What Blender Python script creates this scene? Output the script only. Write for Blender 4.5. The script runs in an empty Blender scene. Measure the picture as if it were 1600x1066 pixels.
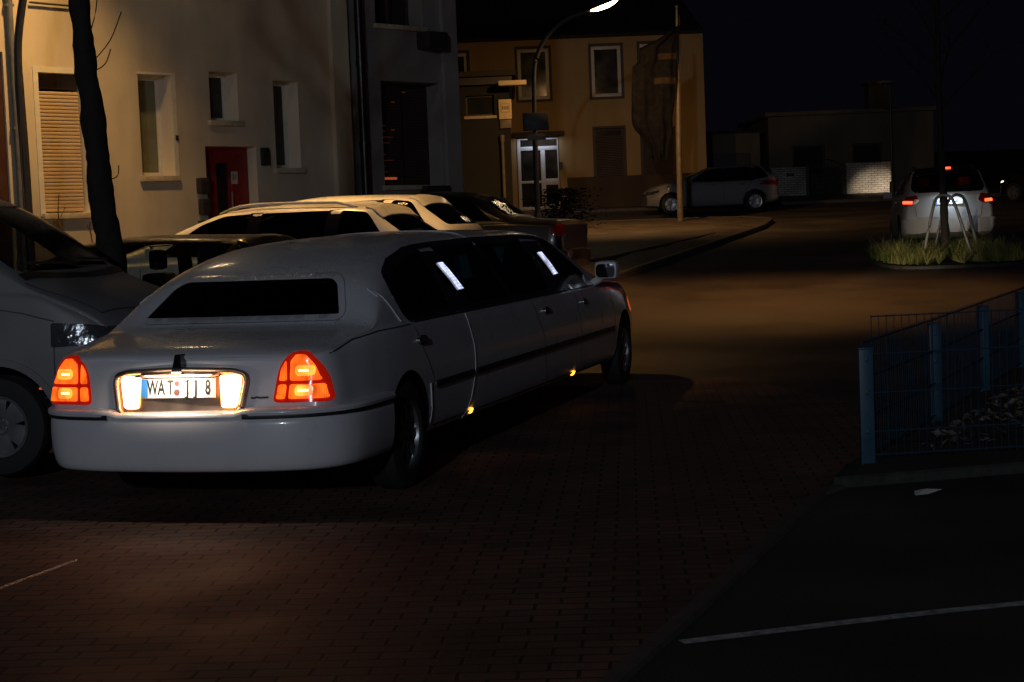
import bpy, bmesh, math, random
from mathutils import Vector, Matrix, noise
from mathutils.bvhtree import BVHTree
random.seed(7)
D = bpy.data
SC = bpy.context.scene
COL = SC.collection
PI = math.pi
R = math.radians

# ------------------------------------------------------------------ materials
def _new(name):
    m = D.materials.new(name); m.use_nodes = True
    return m, m.node_tree, m.node_tree.nodes['Principled BSDF']

def mat(name, col, rough=.5, metal=0., spec=.5, nscale=0, namt=.25, bump=0., bscale=60., coat=0., drops=0., dscale=120.,
        emis=None, estr=0.):
    """plain procedural surface: colour broken up by noise, optional fine bump, optional rain drops"""
    m, nt, b = _new(name)
    N, L = nt.nodes.new, nt.links.new
    b.inputs['Base Color'].default_value = (*col, 1)
    b.inputs['Roughness'].default_value = rough
    b.inputs['Metallic'].default_value = metal
    b.inputs['Specular IOR Level'].default_value = spec
    b.inputs['Coat Weight'].default_value = coat
    b.inputs['Coat Roughness'].default_value = .09
    tc = N('ShaderNodeTexCoord')
    if nscale:
        t = N('ShaderNodeTexNoise'); t.inputs['Scale'].default_value = nscale; t.inputs['Detail'].default_value = 6
        L(tc.outputs['Object'], t.inputs['Vector'])
        mr = N('ShaderNodeMapRange'); mr.inputs[1].default_value = .3; mr.inputs[2].default_value = .7
        mr.inputs[3].default_value = 1 - namt; mr.inputs[4].default_value = 1 + namt * .6
        L(t.outputs['Fac'], mr.inputs[0])
        mx = N('ShaderNodeMix'); mx.data_type = 'RGBA'; mx.blend_type = 'MULTIPLY'; mx.inputs[0].default_value = 1
        mx.inputs[6].default_value = (*col, 1); L(mr.outputs[0], mx.inputs[7]); L(mx.outputs[2], b.inputs['Base Color'])
        r2 = N('ShaderNodeMapRange'); r2.inputs[3].default_value = max(.03, rough - .12); r2.inputs[4].default_value = min(1, rough + .12)
        L(t.outputs['Fac'], r2.inputs[0]); L(r2.outputs[0], b.inputs['Roughness'])
    last = None
    if bump:
        t = N('ShaderNodeTexNoise'); t.inputs['Scale'].default_value = bscale; t.inputs['Detail'].default_value = 5
        L(tc.outputs['Object'], t.inputs['Vector'])
        bp = N('ShaderNodeBump'); bp.inputs['Strength'].default_value = bump; bp.inputs['Distance'].default_value = .01
        L(t.outputs['Fac'], bp.inputs['Height']); last = bp
    if drops:
        v = N('ShaderNodeTexVoronoi'); v.inputs['Scale'].default_value = dscale; v.inputs['Randomness'].default_value = 1
        L(tc.outputs['Object'], v.inputs['Vector'])
        mr = N('ShaderNodeMapRange'); mr.inputs[1].default_value = .12; mr.inputs[2].default_value = .42
        mr.inputs[3].default_value = 1; mr.inputs[4].default_value = 0
        L(v.outputs['Distance'], mr.inputs[0])
        ge = N('ShaderNodeNewGeometry'); sx = N('ShaderNodeSeparateXYZ'); L(ge.outputs['Normal'], sx.inputs[0])
        up = N('ShaderNodeMapRange'); up.interpolation_type = 'SMOOTHSTEP'; up.inputs[1].default_value = .70; up.inputs[2].default_value = .98; up.inputs[3].default_value = drops * .06; up.inputs[4].default_value = drops
        L(sx.outputs[2], up.inputs[0])
        bp = N('ShaderNodeBump'); bp.inputs['Distance'].default_value = .012; L(up.outputs[0], bp.inputs['Strength'])
        L(mr.outputs[0], bp.inputs['Height'])
        if last: L(last.outputs[0], bp.inputs['Normal'])
        last = bp
    if last:
        L(last.outputs[0], b.inputs['Normal'])
        if coat: L(last.outputs[0], b.inputs['Coat Normal'])
    if emis:
        b.inputs['Emission Color'].default_value = (*emis, 1); b.inputs['Emission Strength'].default_value = estr
    return m

def glass(name, tint, rough=.02):
    m = D.materials.new(name); m.use_nodes = True; nt = m.node_tree; nt.nodes.clear()
    N, L = nt.nodes.new, nt.links.new
    o = N('ShaderNodeOutputMaterial'); t = N('ShaderNodeBsdfTransparent'); g = N('ShaderNodeBsdfGlossy')
    t.inputs[0].default_value = (*tint, 1); g.inputs['Color'].default_value = (.9, .9, .9, 1); g.inputs['Roughness'].default_value = rough
    f = N('ShaderNodeFresnel'); f.inputs[0].default_value = 1.45
    mx = N('ShaderNodeMixShader'); L(f.outputs[0], mx.inputs[0]); L(t.outputs[0], mx.inputs[1]); L(g.outputs[0], mx.inputs[2])
    tc = N('ShaderNodeTexCoord'); v = N('ShaderNodeTexVoronoi'); v.inputs['Scale'].default_value = 90
    L(tc.outputs['Object'], v.inputs['Vector'])
    bp = N('ShaderNodeBump'); bp.inputs['Strength'].default_value = .12; bp.inputs['Distance'].default_value = .003
    L(v.outputs['Distance'], bp.inputs['Height']); L(bp.outputs[0], g.inputs['Normal'])
    L(mx.outputs[0], o.inputs[0])
    return m

def lampmat(name, col, strength, ribs=0., ribscale=60., hot=None):
    """light-giving lens with moulded ribs"""
    m, nt, b = _new(name)
    N, L = nt.nodes.new, nt.links.new
    b.inputs['Base Color'].default_value = (*[min(1, c * .5) for c in col], 1)
    b.inputs['Roughness'].default_value = .15
    b.inputs['Emission Color'].default_value = (*col, 1)
    b.inputs['Emission Strength'].default_value = strength
    if ribs:
        tc = N('ShaderNodeTexCoord'); w = N('ShaderNodeTexWave'); w.inputs['Scale'].default_value = ribscale
        w.inputs['Distortion'].default_value = 0
        L(tc.outputs['Object'], w.inputs['Vector'])
        nz = N('ShaderNodeTexNoise'); nz.inputs['Scale'].default_value = 14; L(tc.outputs['Object'], nz.inputs['Vector'])
        a = N('ShaderNodeMath'); a.operation = 'MULTIPLY_ADD'; a.inputs[1].default_value = ribs; a.inputs[2].default_value = 1 - ribs
        L(w.outputs['Fac'], a.inputs[0])
        n2 = N('ShaderNodeMapRange'); n2.inputs[1].default_value = .3; n2.inputs[2].default_value = .72; n2.inputs[3].default_value = .45; n2.inputs[4].default_value = 1.5
        L(nz.outputs['Fac'], n2.inputs[0])
        c = N('ShaderNodeMath'); c.operation = 'MULTIPLY'; L(a.outputs[0], c.inputs[0]); L(n2.outputs[0], c.inputs[1])
        d = N('ShaderNodeMath'); d.operation = 'MULTIPLY'; d.inputs[1].default_value = strength; L(c.outputs[0], d.inputs[0])
        L(d.outputs[0], b.inputs['Emission Strength'])
    return m

M = {}
M['white_paint'] = mat('white car paint', (.70, .71, .75), .3, spec=.5, coat=.7, drops=.5, dscale=80, nscale=3, namt=.06)
M['white_paint_b'] = mat('white car paint plain', (.72, .71, .69), .3, coat=.5, drops=.3, dscale=110, nscale=3, namt=.05)
M['van_paint'] = mat('grey van paint', (.21, .21, .22), .48, coat=.12, drops=.5, dscale=100, nscale=3, namt=.1)
M['black_paint'] = mat('black car paint', (.008, .008, .009), .3, coat=.3, drops=.6, dscale=70)
M['silver_paint'] = mat('silver car paint', (.38, .37, .355), .6, metal=0., spec=.25, coat=0., nscale=3, namt=.08)
M['seam'] = mat('panel gap', (.05, .05, .055), .7)
M['trim'] = mat('dark rubber moulding', (.02, .02, .022), .45, nscale=30, namt=.2)
M['gloss_black'] = mat('gloss black pillar', (.008, .008, .01), .12, coat=.6)
M['chrome'] = mat('chrome', (.75, .73, .7), .14, metal=1., nscale=8, namt=.12)
M['dull_chrome'] = mat('brushed chrome', (.5, .37, .28), .42, metal=1., nscale=12, namt=.2)
M['grey_paint'] = mat('dull grey car paint', (.24, .24, .255), .5, metal=.1, coat=.1, spec=.3, nscale=3, namt=.08)
M['tyre'] = mat('tyre rubber', (.018, .018, .018), .75, bump=.3, bscale=80)
M['alloy'] = mat('alloy rim', (.42, .43, .45), .3, metal=.8, nscale=10, namt=.15)
M['dark_alloy'] = mat('dark alloy rim', (.05, .05, .055), .3, metal=.6, nscale=10, namt=.15)
M['under'] = mat('car underside', (.012, .012, .012), .9, nscale=10)
M['cabin'] = mat('dark cabin lining', (.02, .02, .022), .85, nscale=20)
M['seat'] = mat('dark seat cloth', (.03, .03, .033), .9, nscale=40)
M['limo_glass'] = glass('tinted black glass', (.05, .05, .06))
M['car_glass'] = glass('car window glass', (.62, .66, .62))
M['dark_glass'] = glass('dark car glass', (.18, .19, .19))
M['pane'] = mat('night window pane', (.02, .022, .022), .08, spec=.6, nscale=2, namt=.3)
M['curtain_pane'] = mat('window pane with curtain', (.16, .17, .12), .2, spec=.6, nscale=3, namt=.2)
M['tail_red'] = lampmat('red tail lens', (1, .02, .006), .2)
M['tail_hot'] = lampmat('lit tail lens', (1, .13, .01), 1.7, .45, 40)
M['tail_mid'] = lampmat('bright tail lens', (1, .24, .03), 2.6, .3, 40)
M['tail_bulb'] = lampmat('tail bulb glow', (1, .5, .12), 7)
M['reverse'] = lampmat('reversing lens', (1, .37, .115), 18)
M['amber'] = lampmat('amber marker lens', (1, .35, .03), 4.5)
M['amber_dim'] = lampmat('amber corner lens', (1, .16, .03), .45)
M['pillar_light'] = lampmat('cool white rib lamp', (.66, .72, 1), 1.25, .35, 30)
M['teal'] = lampmat('teal reflection glow', (.05, .42, .40), .12)
M['blue'] = lampmat('blue reflection glow', (.05, .08, .5), .09)
M['brake'] = lampmat('brake light', (1, .06, .02), 5)
M['red_lens'] = mat('unlit red lens', (.2, .006, .006), .12, coat=.6)
M['clear_lens'] = mat('headlamp lens', (.09, .1, .11), .1, metal=.5, bump=.5, bscale=16, coat=.8)
M['plate'] = mat('plate white', (.82, .82, .8), .45)
M['plate_blue'] = mat('plate blue strip', (.05, .25, .62), .45)
M['ink'] = mat('black ink', (.012, .012, .012), .5)
M['seal'] = mat('plate seal', (.16, .06, .05), .5)
M['head_glow'] = lampmat('lit headlamp', (1, .9, .75), 3.)
M['mirror'] = mat('mirror glass', (.6, .62, .65), .04, metal=1)
M['stone_kerb'] = mat('kerb stone', (.085, .078, .07), .55, nscale=9, namt=.3, bump=.3, bscale=50)
M['wet_kerb'] = mat('wet kerb stone', (.07, .055, .05), .22, nscale=14, namt=.3, bump=.5, bscale=60)
M['line'] = mat('worn white road paint', (.5, .5, .5), .6, nscale=24, namt=.55, bump=.2)
M['steel'] = mat('galvanised steel', (.3, .3, .29), .5, metal=.5, nscale=15, namt=.2)
M['pole_dark'] = mat('dark lamp post paint', (.03, .032, .035), .5, nscale=9, namt=.3)
M['pole_light'] = mat('weathered pole', (.17, .14, .1), .5, nscale=7, namt=.3)
M['pipe_grey'] = mat('grey downpipe', (.12, .14, .17), .5, nscale=7, namt=.3)
M['pipe_black'] = mat('black downpipe', (.012, .012, .014), .35, nscale=7, namt=.3)
M['bark'] = mat('bark', (.02, .016, .012), .9, nscale=14, namt=.4, bump=1., bscale=22)
M['twig'] = mat('twig', (.09, .045, .02), .8, nscale=30)
M['frame_white'] = mat('white window frame', (.66, .65, .6), .4, nscale=8, namt=.1)
M['frame_dark'] = mat('dark window surround', (.07, .05, .035), .6, nscale=8, namt=.2)
M['sill'] = mat('stone sill', (.5, .45, .34), .7, nscale=12, namt=.25, bump=.2)
M['red_door'] = mat('red door paint', (.22, .02, .018), .4, nscale=5, namt=.25)
M['dark_box'] = mat('dark metal box', (.03, .03, .032), .5, nscale=9)
M['bed_kerb'] = mat('dark kerb stone', (.04, .04, .034), .7, nscale=9, namt=.4, bump=.4, bscale=40)  # kerb stone in a darker, blotchier tone
M['blue_steel'] = mat('blue coated steel', (.022, .075, .125), .45, nscale=9, namt=.25)
M['wire_blue'] = mat('dark blue coated wire', (.014, .045, .08), .6)
M['brown_door'] = mat('dark brown door paint', (.055, .02, .014), .5, nscale=5, namt=.25)
M['roof'] = mat('dark roof tile', (.025, .02, .018), .8, nscale=9, namt=.3)
M['paper'] = mat('paper litter', (.6, .58, .55), .8, nscale=20)
M['soil'] = mat('dark soil', (.025, .02, .015), .95, nscale=8, namt=.4, bump=1., bscale=24)
M['leaf_litter'] = mat('dead leaf', (.2, .17, .13), .7, nscale=12, namt=.6)
M['flag'] = mat('faded flag cloth', (.011, .011, .013), 1., spec=0, nscale=6, namt=.3)
M['flag_band'] = mat('pale flag band', (.04, .028, .018), 1., spec=0, nscale=10, namt=.3)
M['sign_yellow'] = mat('cream sign', (.75, .6, .36), .5, nscale=9, namt=.1)
M['sign_ink'] = mat('sign lettering', (.22, .15, .06), .6)
M['hedge'] = mat('dark evergreen leaf', (.004, .005, .003), 1., spec=0, nscale=6, namt=.4)
M['iron'] = mat('black ironwork', (.025, .022, .02), .5, nscale=9)
M['plaque'] = mat('pale plaque', (.45, .43, .4), .5)

def plaster(name, col, scale=1.2, amt=.18):
    m, nt, b = _new(name); N, L = nt.nodes.new, nt.links.new
    tc = N('ShaderNodeTexCoord')
    n1 = N('ShaderNodeTexNoise'); n1.inputs['Scale'].default_value = scale; n1.inputs['Detail'].default_value = 8; L(tc.outputs['Object'], n1.inputs['Vector'])
    mp = N('ShaderNodeMapping'); mp.inputs['Scale'].default_value = (1.6, 1.6, .35); L(tc.outputs['Object'], mp.inputs['Vector'])
    n2 = N('ShaderNodeTexNoise'); n2.inputs['Scale'].default_value = 1; n2.inputs['Detail'].default_value = 5; L(mp.outputs[0], n2.inputs['Vector'])
    a = N('ShaderNodeMath'); a.operation = 'ADD'; L(n1.outputs['Fac'], a.inputs[0]); L(n2.outputs['Fac'], a.inputs[1])
    mr = N('ShaderNodeMapRange'); mr.inputs[1].default_value = .7; mr.inputs[2].default_value = 1.3; mr.inputs[3].default_value = 1 - amt; mr.inputs[4].default_value = 1 + amt * .4
    L(a.outputs[0], mr.inputs[0])
    mx = N('ShaderNodeMix'); mx.data_type = 'RGBA'; mx.blend_type = 'MULTIPLY'; mx.inputs[0].default_value = 1
    mx.inputs[6].default_value = (*col, 1); L(mr.outputs[0], mx.inputs[7]); L(mx.outputs[2], b.inputs['Base Color'])
    b.inputs['Roughness'].default_value = .9
    n3 = N('ShaderNodeTexNoise'); n3.inputs['Scale'].default_value = 70; n3.inputs['Detail'].default_value = 4; L(tc.outputs['Object'], n3.inputs['Vector'])
    bp = N('ShaderNodeBump'); bp.inputs['Strength'].default_value = .35; bp.inputs['Distance'].default_value = .008
    L(n3.outputs['Fac'], bp.inputs['Height']); L(bp.outputs[0], b.inputs['Normal'])
    return m

def bricks(name, c1, c2, mortar, bw, bh, msize=.012, rot=0., rough=.6, bumpd=.006, wet=0., plane='XY', noise_bump=.3):
    m, nt, b = _new(name); N, L = nt.nodes.new, nt.links.new
    tc = N('ShaderNodeTexCoord'); mp = N('ShaderNodeMapping')
    mp.inputs['Rotation'].default_value = (R(90), 0, 0) if plane == 'XZ' else (0, 0, rot)
    L(tc.outputs['Object'], mp.inputs['Vector'])
    # wobble so the courses are not ruler straight
    nz = N('ShaderNodeTexNoise'); nz.inputs['Scale'].default_value = 2.5; nz.inputs['Detail'].default_value = 3; L(tc.outputs['Object'], nz.inputs['Vector'])
    vm = N('ShaderNodeVectorMath'); vm.operation = 'SCALE'; vm.inputs['Scale'].default_value = .02 if plane == 'XY' else .004
    L(nz.outputs['Color'], vm.inputs[0]); va = N('ShaderNodeVectorMath'); va.operation = 'ADD'; L(mp.outputs[0], va.inputs[0]); L(vm.outputs[0], va.inputs[1])
    t = N('ShaderNodeTexBrick'); t.inputs['Scale'].default_value = 1; t.inputs['Color1'].default_value = (*c1, 1); t.inputs['Color2'].default_value = (*c2, 1)
    t.inputs['Mortar'].default_value = (*mortar, 1); t.inputs['Mortar Size'].default_value = msize; t.inputs['Mortar Smooth'].default_value = .25
    t.inputs['Brick Width'].default_value = bw; t.inputs['Row Height'].default_value = bh; t.inputs['Bias'].default_value = 0
    L(va.outputs[0], t.inputs['Vector'])
    n1 = N('ShaderNodeTexNoise'); n1.inputs['Scale'].default_value = 1.3; n1.inputs['Detail'].default_value = 9; L(tc.outputs['Object'], n1.inputs['Vector'])
    mr = N('ShaderNodeMapRange'); mr.inputs[1].default_value = .3; mr.inputs[2].default_value = .7; mr.inputs[3].default_value = .55; mr.inputs[4].default_value = 1.35
    L(n1.outputs['Fac'], mr.inputs[0])
    mx = N('ShaderNodeMix'); mx.data_type = 'RGBA'; mx.blend_type = 'MULTIPLY'; mx.inputs[0].default_value = 1
    L(t.outputs['Color'], mx.inputs[6]); L(mr.outputs[0], mx.inputs[7]); L(mx.outputs[2], b.inputs['Base Color'])
    r2 = N('ShaderNodeMapRange'); r2.inputs[1].default_value = .35; r2.inputs[2].default_value = .65; r2.inputs[3].default_value = max(.12, rough - .06 - wet * .4); r2.inputs[4].default_value = rough + .06
    L(n1.outputs['Fac'], r2.inputs[0]); L(r2.outputs[0], b.inputs['Roughness'])
    n3 = N('ShaderNodeTexNoise'); n3.inputs['Scale'].default_value = 45; n3.inputs['Detail'].default_value = 5; L(tc.outputs['Object'], n3.inputs['Vector'])
    h = N('ShaderNodeMath'); h.operation = 'MULTIPLY_ADD'; h.inputs[1].default_value = -1.; L(t.outputs['Fac'], h.inputs[0])
    k = N('ShaderNodeMath'); k.operation = 'MULTIPLY'; k.inputs[1].default_value = noise_bump; L(n3.outputs['Fac'], k.inputs[0]); L(k.outputs[0], h.inputs[2])
    bp = N('ShaderNodeBump'); bp.inputs['Strength'].default_value = .9; bp.inputs['Distance'].default_value = bumpd
    L(h.outputs[0], bp.inputs['Height']); L(bp.outputs[0], b.inputs['Normal'])
    return m

def asphalt(name, col, rough=.6):
    m, nt, b = _new(name); N, L = nt.nodes.new, nt.links.new
    tc = N('ShaderNodeTexCoord')
    n1 = N('ShaderNodeTexNoise'); n1.inputs['Scale'].default_value = .6; n1.inputs['Detail'].default_value = 8; L(tc.outputs['Object'], n1.inputs['Vector'])
    mr = N('ShaderNodeMapRange'); mr.inputs[1].default_value = .3; mr.inputs[2].default_value = .7; mr.inputs[3].default_value = .6; mr.inputs[4].default_value = 1.35
    L(n1.outputs['Fac'], mr.inputs[0])
    mx = N('ShaderNodeMix'); mx.data_type = 'RGBA'; mx.blend_type = 'MULTIPLY'; mx.inputs[0].default_value = 1
    mx.inputs[6].default_value = (*col, 1); L(mr.outputs[0], mx.inputs[7]); L(mx.outputs[2], b.inputs['Base Color'])
    r2 = N('ShaderNodeMapRange'); r2.inputs[1].default_value = .35; r2.inputs[2].default_value = .65; r2.inputs[3].default_value = rough - .2; r2.inputs[4].default_value = rough + .1
    L(n1.outputs['Fac'], r2.inputs[0]); L(r2.outputs[0], b.inputs['Roughness'])
    n3 = N('ShaderNodeTexNoise'); n3.inputs['Scale'].default_value = 90; n3.inputs['Detail'].default_value = 5; L(tc.outputs['Object'], n3.inputs['Vector'])
    bp = N('ShaderNodeBump'); bp.inputs['Strength'].default_value = .8; bp.inputs['Distance'].default_value = .008
    L(n3.outputs['Fac'], bp.inputs['Height']); L(bp.outputs[0], b.inputs['Normal'])
    return m

M['wall_a'] = plaster('cream house plaster', (.55, .5, .41), .9, .3)
M['wall_b'] = plaster('grey house plaster', (.27, .27, .27), .9, .25)
M['wall_y'] = plaster('yellow house plaster', (.52, .36, .17), .5, .22)
M['reveal'] = plaster('pale window reveal', (.74, .69, .58), 1.5, .08)  # paler than the wall plaster around it
M['plinth'] = plaster('dark plinth plaster', (.1, .07, .045), .8, .3)
M['wall_g'] = plaster('dim grey plaster', (.19, .16, .12), .5, .25)
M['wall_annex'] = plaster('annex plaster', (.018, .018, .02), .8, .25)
M['paving'] = bricks('paving bricks', (.15, .076, .05), (.105, .058, .042), (.018, .012, .01), .22, .11, .008, rot=R(4), rough=.72, bumpd=.012, wet=.15)
M['asphalt'] = asphalt('old asphalt', (.04, .038, .038), .78)
M['road'] = asphalt('road asphalt', (.055, .045, .036), .78)
M['pave_slab'] = bricks('pavement slabs', (.095, .074, .055), (.078, .062, .046), (.04, .032, .025), .4, .4, .01, rough=.6, bumpd=.006)
M['white_brick'] = bricks('white garden brick', (.62, .58, .52), (.5, .47, .42), (.16, .13, .11), .24, .085, .011, rough=.7, bumpd=.006, plane='XZ', noise_bump=.2)

# ------------------------------------------------------------------ scene-graph helpers
def tag(o, label, cat, group=None):
    o['label'] = label; o['category'] = cat
    if group: o['group'] = group
    return o

def thing(name, label, cat, loc=(0, 0, 0), rz=0., group=None):
    o = D.objects.new(name, None); COL.objects.link(o); o.empty_display_size = .3
    o.location = loc; o.rotation_euler = (0, 0, rz)
    return tag(o, label, cat, group)

def link(name, me, m, parent=None, smooth=None, label=None):
    o = D.objects.new(name, me); COL.objects.link(o)
    if parent: o.parent = parent
    if m is not None:
        if len(me.materials): me.materials.clear()
        for k in (m if isinstance(m, (list, tuple)) else [m]): me.materials.append(k)
    if smooth is not None:
        for p in me.polygons: p.use_smooth = True
        me.set_sharp_from_angle(angle=R(smooth))
    if label: o['label'] = label
    return o

def bm_obj(name, bm, m, parent=None, smooth=None, label=None, recalc=True):
    if recalc: bmesh.ops.recalc_face_normals(bm, faces=bm.faces)
    me = D.meshes.new(name); bm.to_mesh(me); bm.free()
    return link(name, me, m, parent, smooth, label)

def struct(o): o['kind'] = 'structure'; return o

def box(bm, x0, x1, y0, y1, z0, z1, bev=0., mi=0, mtx=None):
    vs = [bm.verts.new((x, y, z)) for z in (z0, z1) for y in (y0, y1) for x in (x0, x1)]
    f = [(0, 2, 3, 1), (4, 5, 7, 6), (0, 1, 5, 4), (2, 6, 7, 3), (0, 4, 6, 2), (1, 3, 7, 5)]
    fs = [bm.faces.new([vs[i] for i in q]) for q in f]
    for q in fs: q.material_index = mi
    if bev:
        es = list({e for q in fs for e in q.edges})
        r = bmesh.ops.bevel(bm, geom=es, offset=bev, segments=2, affect='EDGES', profile=.6)
        vs = list({v for q in r['faces'] for v in q.verts} | {v for v in vs if v.is_valid})
        for q in r['faces']: q.material_index = mi
    if mtx: bmesh.ops.transform(bm, matrix=mtx, verts=[v for v in vs if v.is_valid])
    return vs

def tube(bm, pts, rad, n=8, cap=True):
    pts = [Vector(p) for p in pts]; rings = []
    up = Vector((0, 0, 1))
    for i, p in enumerate(pts):
        t = (pts[min(i + 1, len(pts) - 1)] - pts[max(i - 1, 0)]).normalized()
        a = t.cross(up) if abs(t.dot(up)) < .95 else t.cross(Vector((1, 0, 0)))
        a.normalize(); b = t.cross(a)
        r = rad[i] if isinstance(rad, (list, tuple)) else rad
        rings.append([bm.verts.new(p + a * math.cos(2 * PI * k / n) * r + b * math.sin(2 * PI * k / n) * r) for k in range(n)])
    for i in range(len(rings) - 1):
        for k in range(n):
            bm.faces.new((rings[i][k], rings[i][(k + 1) % n], rings[i + 1][(k + 1) % n], rings[i + 1][k]))
    if cap:
        bm.faces.new(rings[0][::-1]); bm.faces.new(rings[-1])

def lathe(bm, prof, n=40, axis='x', mi=0):
    """prof: (axial, radius)"""
    rings = []
    for a, r in prof:
        ring = []
        for k in range(n):
            c, s = math.cos(2 * PI * k / n) * r, math.sin(2 * PI * k / n) * r
            ring.append(bm.verts.new((a, c, s) if axis == 'x' else (c, s, a)))
        rings.append(ring)
    for i in range(len(rings) - 1):
        for k in range(n):
            f = bm.faces.new((rings[i][k], rings[i][(k + 1) % n], rings[i + 1][(k + 1) % n], rings[i + 1][k])); f.material_index = mi

def smoothpath(pts, n=6):
    pts = [Vector(p) for p in pts]; out = []
    for i in range(len(pts) - 1):
        p0, p1, p2, p3 = pts[max(i - 1, 0)], pts[i], pts[i + 1], pts[min(i + 2, len(pts) - 1)]
        for k in range(n):
            t = k / n
            out.append(.5 * ((2 * p1) + (p2 - p0) * t + (2 * p0 - 5 * p1 + 4 * p2 - p3) * t * t + (3 * p1 - p0 - 3 * p2 + p3) * t ** 3))
    out.append(pts[-1]); return out

def text_mesh(body, size, xs=1., thick=.0015, bold=0.):
    cu = D.curves.new('lettering', 'FONT'); cu.body = body; cu.size = size; cu.align_x = 'CENTER'; cu.align_y = 'CENTER'; cu.extrude = thick; cu.offset = bold
    o = D.objects.new('lettering', cu); COL.objects.link(o); o.scale = (xs, 1, 1)
    dg = bpy.context.evaluated_depsgraph_get(); dg.update()
    me = D.meshes.new_from_object(o.evaluated_get(dg)); D.objects.remove(o); D.curves.remove(cu)
    me.transform(Matrix.Diagonal((xs, 1, 1, 1)))
    return me

def pchip(tab):
    xs = [a for a, _ in tab]; ys = [b for _, b in tab]; n = len(xs)
    if n == 1: return lambda x: ys[0]
    d = [(ys[i + 1] - ys[i]) / (xs[i + 1] - xs[i]) for i in range(n - 1)]
    m = [d[0]] + [0 if d[i - 1] * d[i] <= 0 else 2 * d[i - 1] * d[i] / (d[i - 1] + d[i]) for i in range(1, n - 1)] + [d[-1]]
    def f(x):
        if x <= xs[0]: return ys[0]
        if x >= xs[-1]: return ys[-1]
        i = max(k for k in range(n - 1) if xs[k] <= x); h = xs[i + 1] - xs[i]; t = (x - xs[i]) / h
        return (2 * t ** 3 - 3 * t * t + 1) * ys[i] + (t ** 3 - 2 * t * t + t) * h * m[i] + (-2 * t ** 3 + 3 * t * t) * ys[i + 1] + (t ** 3 - t * t) * h * m[i + 1]
    return f

def sstep(a, b, x):
    t = min(1, max(0, (x - a) / (b - a))); return t * t * (3 - 2 * t)

def rounded(poly, r, n=4):
    out = []; k = len(poly)
    for i in range(k):
        p = Vector(poly[i]); a = Vector(poly[i - 1]) - p; b = Vector(poly[(i + 1) % k]) - p
        q = min(r, a.length * .45, b.length * .45); a = p + a.normalized() * q; b = p + b.normalized() * q
        for j in range(n + 1):
            t = j / n; out.append(tuple((1 - t) ** 2 * a + 2 * t * (1 - t) * p + t * t * b))
    return out

# ------------------------------------------------------------------ terrain
def zg(x, y):
    def ramp(t, w): return 0 if t < -w else (t if t > w else (t + w) ** 2 / (4 * w))
    b = .045 * ramp(y - 18, 1.5); l = .05 * ramp(y - 13, 1.)
    a = x - (-1.575 + (y - 10.97) * .281)
    w = (1 - sstep(-2.6, -1.2, a)) * (1 - sstep(27, 46, y))
    return b + (l - b) * w

def sheet(name, m, poly, lift, res=.6, skirt=0.):
    """flat polygon draped over the terrain"""
    bm = bmesh.new(); bm.faces.new([bm.verts.new((x, y, 0)) for x, y in poly]); bmesh.ops.triangulate(bm, faces=bm.faces)
    for ax in (0, 1):
        lo = min(p[ax] for p in poly); hi = max(p[ax] for p in poly); c = math.floor(lo / res) * res + res
        while c < hi:
            no = (1, 0, 0) if ax == 0 else (0, 1, 0)
            bmesh.ops.bisect_plane(bm, geom=bm.verts[:] + bm.edges[:] + bm.faces[:], plane_co=tuple(c * v for v in no), plane_no=no); c += res
    for v in bm.verts: v.co.z = zg(v.co.x, v.co.y) + lift
    bmesh.ops.recalc_face_normals(bm, faces=bm.faces)
    if sum(f.normal.z for f in bm.faces) < 0: bmesh.ops.reverse_faces(bm, faces=bm.faces)
    if skirt:
        be = [e for e in bm.edges if len(e.link_faces) == 1]
        r = bmesh.ops.extrude_edge_only(bm, edges=be)
        for v in r['geom']:
            if isinstance(v, bmesh.types.BMVert): v.co.z -= skirt
    return struct(bm_obj(name, bm, m, None, 30, recalc=False))

def strip(name, m, pts, w, lift, h=.0, sub=.5):
    """ribbon (h = 0) or kerb of height h along a ground path"""
    P = []
    for i in range(len(pts) - 1):
        a, b = Vector(pts[i]), Vector(pts[i + 1]); n = max(1, int((b - a).length / sub))
        P += [a.lerp(b, k / n) for k in range(n)]
    P.append(Vector(pts[-1])); bm = bmesh.new(); prev = None
    for i, p in enumerate(P):
        t = (P[min(i + 1, len(P) - 1)] - P[max(i - 1, 0)]).normalized(); s = Vector((t.y, -t.x)) * w / 2
        a, b = p - s, p + s; z = zg(p.x, p.y) + lift
        if h:
            c = .015
            ring = [bm.verts.new((a.x, a.y, z - .12)), bm.verts.new((a.x, a.y, z + h - c)), bm.verts.new((*(a + s * 2 * c / w), z + h)),
                    bm.verts.new((*(b - s * 2 * c / w), z + h)), bm.verts.new((b.x, b.y, z + h - c)), bm.verts.new((b.x, b.y, z - .12))]
        else:
            ring = [bm.verts.new((a.x, a.y, z)), bm.verts.new((b.x, b.y, z))]
        if prev:
            for k in range(len(ring) - 1): bm.faces.new((prev[k], prev[k + 1], ring[k + 1], ring[k]))
        prev = ring
    bmesh.ops.recalc_face_normals(bm, faces=bm.faces)
    if sum(f.normal.z for f in bm.faces) < 0: bmesh.ops.reverse_faces(bm, faces=bm.faces)
    return struct(bm_obj(name, bm, m, None, recalc=False))

# ------------------------------------------------------------------ car body machinery
def chaikin(p, n=2):
    for _ in range(n):
        q = [p[0]]
        for a, b in zip(p, p[1:]):
            q.append((a[0] * .75 + b[0] * .25, a[1] * .75 + b[1] * .25)); q.append((a[0] * .25 + b[0] * .75, a[1] * .25 + b[1] * .75))
        q.append(p[-1]); p = q
    return p

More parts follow.
